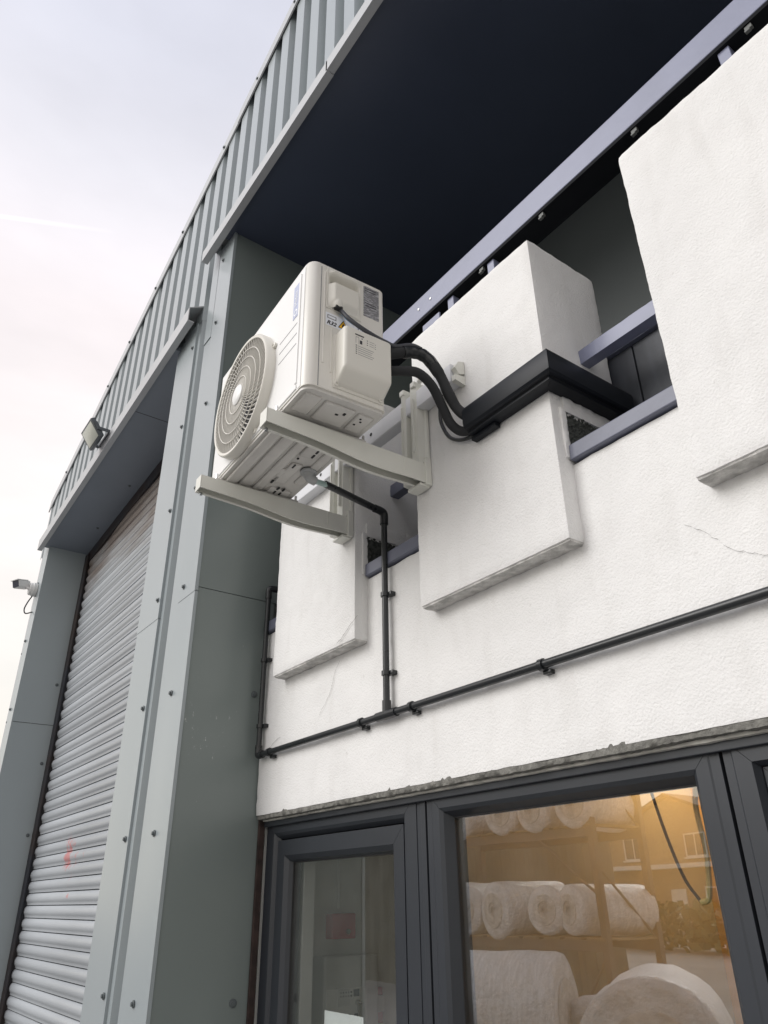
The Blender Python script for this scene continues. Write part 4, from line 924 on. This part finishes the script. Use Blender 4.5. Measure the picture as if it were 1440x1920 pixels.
# ================================================================== DRAIN PIPES
DP=thing('drain_pipe','black plastic condensate drain pipe clipped across the white wall','pipe')
YP=1.378; RPp=.0108
bm=B(); tube(bm,[(-2.742,YP,2.262),(-2.0,YP,2.262),(-1.0,YP,2.263),(1.2,YP,2.264)],RPp,16); obj('pipe_length',bm,'black_pvc',DP,smooth=60)
bm=B(); tube(bm,[(-1.884,YP,2.27),(-1.884,YP,2.93)],RPp,16); obj('pipe_length',bm,'black_pvc',DP,smooth=60)
bm=B(); tube(bm,[(-1.858,1.115,2.992),(-1.884,1.36,2.974)],RPp+.0015,16); obj('pipe_length',bm,'black_pvc',DP,smooth=60)
bm=B(); tube(bm,[(-2.748,YP,2.275),(-2.745,YP,2.95)],RPp,16); obj('pipe_length',bm,'black_pvc',DP,smooth=60)
def sleeve(pts,r=.0142): 
    bm=B(); tube(bm,pts,r,16); return bm
bm=sleeve([(-1.935,YP,2.262),(-1.833,YP,2.262)]); tube(bm,[(-1.884,YP,2.262),(-1.884,YP,2.305)],.0142,16); obj('tee_fitting',bm,'black_pvc',DP,smooth=60)
bm=B(); tube(bm,spl([(-1.882,1.335,2.976),(-1.883,1.362,2.974),(-1.884,1.377,2.966),(-1.884,YP,2.935),(-1.884,YP,2.925)],5),.0145,16); obj('elbow_fitting',bm,'black_pvc',DP,smooth=60)
bm=B(); tube(bm,spl([(-2.748,YP,2.30),(-2.748,YP,2.272),(-2.742,YP,2.262),(-2.71,YP,2.262)],5),.0142,16); obj('elbow_fitting',bm,'black_pvc',DP,smooth=60)
bm=B(); tube(bm,spl([(-2.745,YP,2.92),(-2.745,YP,2.955),(-2.742,1.385,2.966),(-2.738,1.42,2.968),(-2.735,1.50,2.968)],5),.0142,16); obj('elbow_fitting',bm,'black_pvc',DP,smooth=60)
def clip_h(x):
    bm=B(); tube(bm,[(x-.007,YP,2.262),(x+.007,YP,2.262)],.0155,16); box(bm,x-.006,x+.020,1.383,1.4015,2.2385,2.250,.002); obj('pipe_clip',bm,'black_pvc',DP,smooth=40)
def clip_v(x,z):
    bm=B(); tube(bm,[(x,YP,z-.007),(x,YP,z+.007)],.0155,16); box(bm,x+.006,x+.030,1.380,1.4015,z-.007,z+.007,.002); obj('pipe_clip',bm,'black_pvc',DP,smooth=40)
for x in (-2.655,-2.025,-1.757,-1.228): clip_h(x)
for z in (2.392,2.660): clip_v(-1.884,z)
for z in (2.375,2.645): clip_v(-2.747,z)
DE=thing('drain_elbow','grey drain elbow and clear tube under the air conditioner','pipe fitting')
bm=B(); lathe(bm,[(.028,.0),(.028,-.006),(.020,-.008),(.017,-.020)],(-1.848,1.045,3.010),(0,0,1),20); tube(bm,spl([(-1.848,1.045,3.000),(-1.848,1.047,2.990),(-1.849,1.056,2.986),(-1.850,1.072,2.984)],5),.0155,16); obj('elbow',bm,'elbowgrey',DE,smooth=50)
bm=B(); tube(bm,[(-1.850,1.072,2.985),(-1.858,1.125,2.990)],.0098,14); obj('clear_tube',bm,'teal',DE,smooth=60)
bm=B(); lathe(bm,[(.0275,0),(.0275,.004),(0,.004)],(-1.848,1.045,3.0105),(0,0,1),20); obj('washer',bm,'black',DE)

# ================================================================== FLOODLIGHT, CAMERA
FLT=thing('floodlight','square grey floodlight tilted down on the lintel above the roller shutter','floodlight',(-4.62,.985,4.60),0)
FLT.scale=(.76,.76,.76)
def fl_local():
    r=Matrix.Rotation(rad(38),4,'X')@Matrix.Rotation(rad(0),4,'Z'); return Matrix.Translation((0,-.115,.03))@Matrix.Rotation(rad(36),4,'X')
fm=fl_local()
def fobj(name,bm,m,par): bm.transform(fm); return obj(name,bm,m,par,smooth=40)
bm=B(); box(bm,-.15,.15,-.022,.018,-.095,.095,.006); HB_=fobj('housing',bm,'floodbody',FLT)
bm=B(); box(bm,-.130,.130,-.026,-.0225,-.075,.075,.002); fobj('lens',bm,'floodglass',FLT)
bm=B()
for i in range(7): box(bm,-.11+i*.035,-.104+i*.035,.018,.040,-.07,.07)
fobj('cooling_fins',bm,'floodbody',FLT)
bm=B(); box(bm,-.165,-.151,-.015,.015,-.02,.05,.003); box(bm,.151,.165,-.015,.015,-.02,.05,.003); bm.transform(fm); b2=B()
join(b2,bm); bm=b2
box(bm,-.15,.15,-.02,-.005,-.005,.025,.003); box(bm,-.163,-.153,-.12,-.005,.0,.03,.003); box(bm,.153,.163,-.12,-.005,.0,.03,.003); obj('mount_bracket',bm,'floodbody',FLT)
CM=thing('security_camera','white bullet security camera on the far left corner of the building','camera',(-6.42,YC-.010,4.10))
CM.scale=(.68,.68,.68)
bm=B(); lathe(bm,[(.085,0),(.085,.045),(.078,.050),(.078,.075),(.070,.085),(.0,.086)],(0,0,0),(0,-1,0),32); obj('junction_box',bm,'camwhite',CM,smooth=40)
bm=B(); tube(bm,spl([(0,-.08,.0),(-.01,-.11,.01),(-.03,-.14,.03)],5),.018,12); obj('joint_arm',bm,'camwhite',CM,smooth=60)
cdir=Vector((.50,-.75,-.25)).normalized(); cq=Vector((0,-1,0)).rotation_difference(cdir); cm_=Matrix.Translation((-.035,-.15,.045))@cq.to_matrix().to_4x4()
bm=B(); box(bm,-.052,.052,-.12,.07,-.045,.05,.016,4); bm.transform(cm_); obj('camera_body',bm,'camwhite',CM,smooth=45)
bm=B(); box(bm,-.056,.056,-.140,.03,.044,.056,.004); bm.transform(cm_); obj('sun_shield',bm,'camwhite',CM,smooth=45)
bm=B(); box(bm,-.046,.046,-.124,-.119,-.038,.042,.002); bm.transform(cm_); obj('lens_window',bm,'lens',CM)
bm=B(); tube(bm,spl([(.0,-.03,-.085),(-.03,-.06,-.16),(-.045,-.08,-.25),(-.02,-.06,-.31),(.04,.0,-.30)],8),.008,8); obj('camera_cable',bm,'black_pvc',CM,smooth=60)

# ================================================================== THE YARD (seen mirrored in the window)
def roll(name,x,y,z,r,ln,rz,label,cat='wrapped roll',group='plastic wrapped rolls in the yard'):
    o=thing(name,label,cat,(x,y,z),rz,group)
    bm=B(); n=80; prof=[(.05,0),(r*.55,.012),(r*.86,.004),(r*.97,.03),(r,.09),(r*1.01,ln*.25),(r*.99,ln*.5),(r*1.01,ln*.75),(r,ln-.09),(r*.97,ln-.03),(r*.86,ln-.004),(.05,ln)]
    lathe(bm,prof,(0,-ln/2,0),(0,1,0),n)
    for v in bm.verts:
        k=1+.016*noise.noise(v.co*5+Vector((x*3,z,0)))+.012*noise.noise(v.co*22+Vector((x,0,0))); v.co.x*=k; v.co.z*=k
    obj('wrap',bm,'film',o,smooth=60)
    for yy,sg in ((ln/2,1),(-ln/2,-1)):
        bm=B(); lathe(bm,[(r*.62,0),(r*.60,.014),(.09,.018),(.085,.004),(0,.004)],(0,yy-.004*sg,0),(0,sg,0),28); obj('roll_end',bm,'film2',o,smooth=50)
    return o
YD=-5.0
mids=[(-8.66,'leftmost'),(-7.82,'second from left'),(-7.08,'third from left'),(-6.52,'rightmost')]
for i,(x,w_) in enumerate(mids): roll('wrapped_roll',x,YD,1.62,.33 if i<2 else .27,1.1,rad((-12,10,-6,14)[i]),'%s white wrapped roll on the middle rack shelf mirrored in the large window'%w_)
for i,(x,w_) in enumerate([(-8.45,'leftmost'),(-7.75,'second from left'),(-7.05,'third from left'),(-6.47,'rightmost')]): roll('wrapped_roll',x,YD,2.76,.29,1.1,rad((8,-9,5,-7)[i]),'%s white wrapped roll on the top rack shelf mirrored in the large window'%w_)
roll('wrapped_roll',-7.0,-3.6,.62,.62,1.5,rad(62),'large white wrapped roll lying on the ground at the lower left of the reflection')
roll('wrapped_roll',-4.75,-3.3,.60,.60,1.5,rad(-32),'large wrapped roll showing its grey end at the lower right of the reflection')
roll('wrapped_roll',-6.15,-4.5,.42,.42,1.0,rad(5),'smaller wrapped roll standing between the two large rolls on the ground')
RK=thing('storage_rack','brown steel storage rack in the yard mirrored in the large window','rack',(-7.6,YD,0))
for x in (-1.55,1.38):
    for y in (-.45,.45):
        bm=B(); box(bm,x-.04,x+.04,y-.04,y+.04,0,3.5,.004); obj('rack_post',bm,'rack',RK)
for z in (1.26,2.44):
    for y in (-.45,.45):
        bm=B(); box(bm,-1.55,1.38,y-.025,y+.025,z-.055,z+.055,.004); obj('rack_beam',bm,'rack',RK)
    for k in range(9):
        bm=B(); box(bm,-1.5+k*.33,-1.24+k*.33,-.5,.5,z+.056,z+.08,.003); obj('shelf_board',bm,'timber',RK)
for x in (-1.55,1.38):
    for z in (.2,1.3,2.5):
        bm=B(); tube(bm,[(x,-.45,z),(x,.45,z+.8)],.015,6); obj('rack_brace',bm,'rack',RK)
for sx in (.35,):
    bm=B(); tube(bm,[(1.38,.45,1.75),(.5,.45,2.4)],.016,6); obj('rack_brace',bm,'rack',RK)
    bm=B(); tube(bm,[(1.38,.45,1.2),(.9,.45,.6)],.016,6); obj('rack_brace',bm,'rack',RK)
SH=thing('shed','long olive grey corrugated shed behind the storage rack','shed',(-16.6,-9.2,0))
bm=B(); cols=[]
for i in range(125):
    x=-6.2+i*.1; cols.append([bm.verts.new((x,0 if (i//2)%2 else -.05,z)) for z in (0,3.9)])
for a,b in zip(cols,cols[1:]): bm.faces.new((a[0],b[0],b[1],a[1]))
obj('wall',bm,'shed',SH)
bm=B(); prism(bm,[(-1.0,4.25),(.25,3.88),(.25,3.98),(-1.0,4.37)],'x',-6.5,6.4); obj('roof',bm,'roof',SH)
bm=B(); box(bm,6.15,6.2,-.9,-.06,0,3.9); obj('end_wall',bm,'shed',SH)
# house far across the yard
HO=thing('house','tan brick house with pitched roof mirrored in the large window','house',(-28.3,-38,0))
bm=B(); prism(bm,[(-4.4,0),(4.6,0),(4.6,5.2),(.2,6.9),(-4.4,5.2)],'y',-7,0); obj('wall',bm,'housewall',HO)
bm=B(); prism(bm,[(-4.8,5.05),(.2,6.98),(5.0,5.05),(5.0,5.22),(.2,7.16),(-4.8,5.22)],'y',-7.3,.3); RFh=obj('roof',bm,'houseroof',HO)
bm=B(); box(bm,2.2,3.0,-4,-3.2,5.6,7.6,.02); obj('chimney',bm,'housewall',RFh)
for x,z in ((-2.6,3.7),(1.6,3.7),(-2.6,1.0),(2.4,1.0)):
    bm=B(); mitred(bm,x-.7,x+.7,z,z+1.2,[(0,-.02),(0,.05),(.08,.05),(.08,-.02)]); box(bm,x-.03,x+.03,.0,.045,z+.08,z+1.12); wn=obj('window',bm,'housewhite',HO)
    bm=B(); box(bm,x-.62,x+.62,.004,.015,z+.08,z+1.12); obj('pane',bm,'houseglass',wn)
    bm=B(); box(bm,x-.8,x+.8,.0,.14,z-.08,z-.002); obj('sill',bm,'housewhite',wn)
bm=B(); box(bm,-4.6,4.8,.0,.9,3.15,3.38,.02); obj('porch_gutter',bm,'housewhite',HO)
bm=B(); box(bm,-.5,.5,.004,.06,.05,2.1,.01); dr_=obj('door',bm,'housewhite',HO)
bm=B(); lathe(bm,[(.03,0),(.03,.05),(0,.06)],(.38,.06,1.05),(0,1,0),12); obj('handle',bm,'chrome',dr_)
# hedge and low neighbours to fill the horizon
HG=thing('hedge','dark green clipped hedge along the far side of the yard','hedge',(-16,-24,0))
bm=B()
rnd=random.Random(11)
for i in range(5200):
    p=Vector((rnd.uniform(-26,14),rnd.uniform(-1.2,1.2),0)); p.z=rnd.uniform(.1,1.5)+.3*noise.noise(Vector((p.x*.6,p.y,0))); s_=rnd.uniform(.10,.22)
    a=Vector((rnd.uniform(-1,1),rnd.uniform(-1,1),rnd.uniform(-1,1))).normalized(); b_=a.orthogonal().normalized(); c_=a.cross(b_)
    bm.faces.new([bm.verts.new(p+b_*s_),bm.verts.new(p+c_*s_),bm.verts.new(p-b_*s_),bm.verts.new(p-c_*s_)])
o=obj('foliage',bm,'hedge',HG); o['kind']='stuff'
sc.cycles.max_bounces=7; sc.cycles.transparent_max_bounces=8
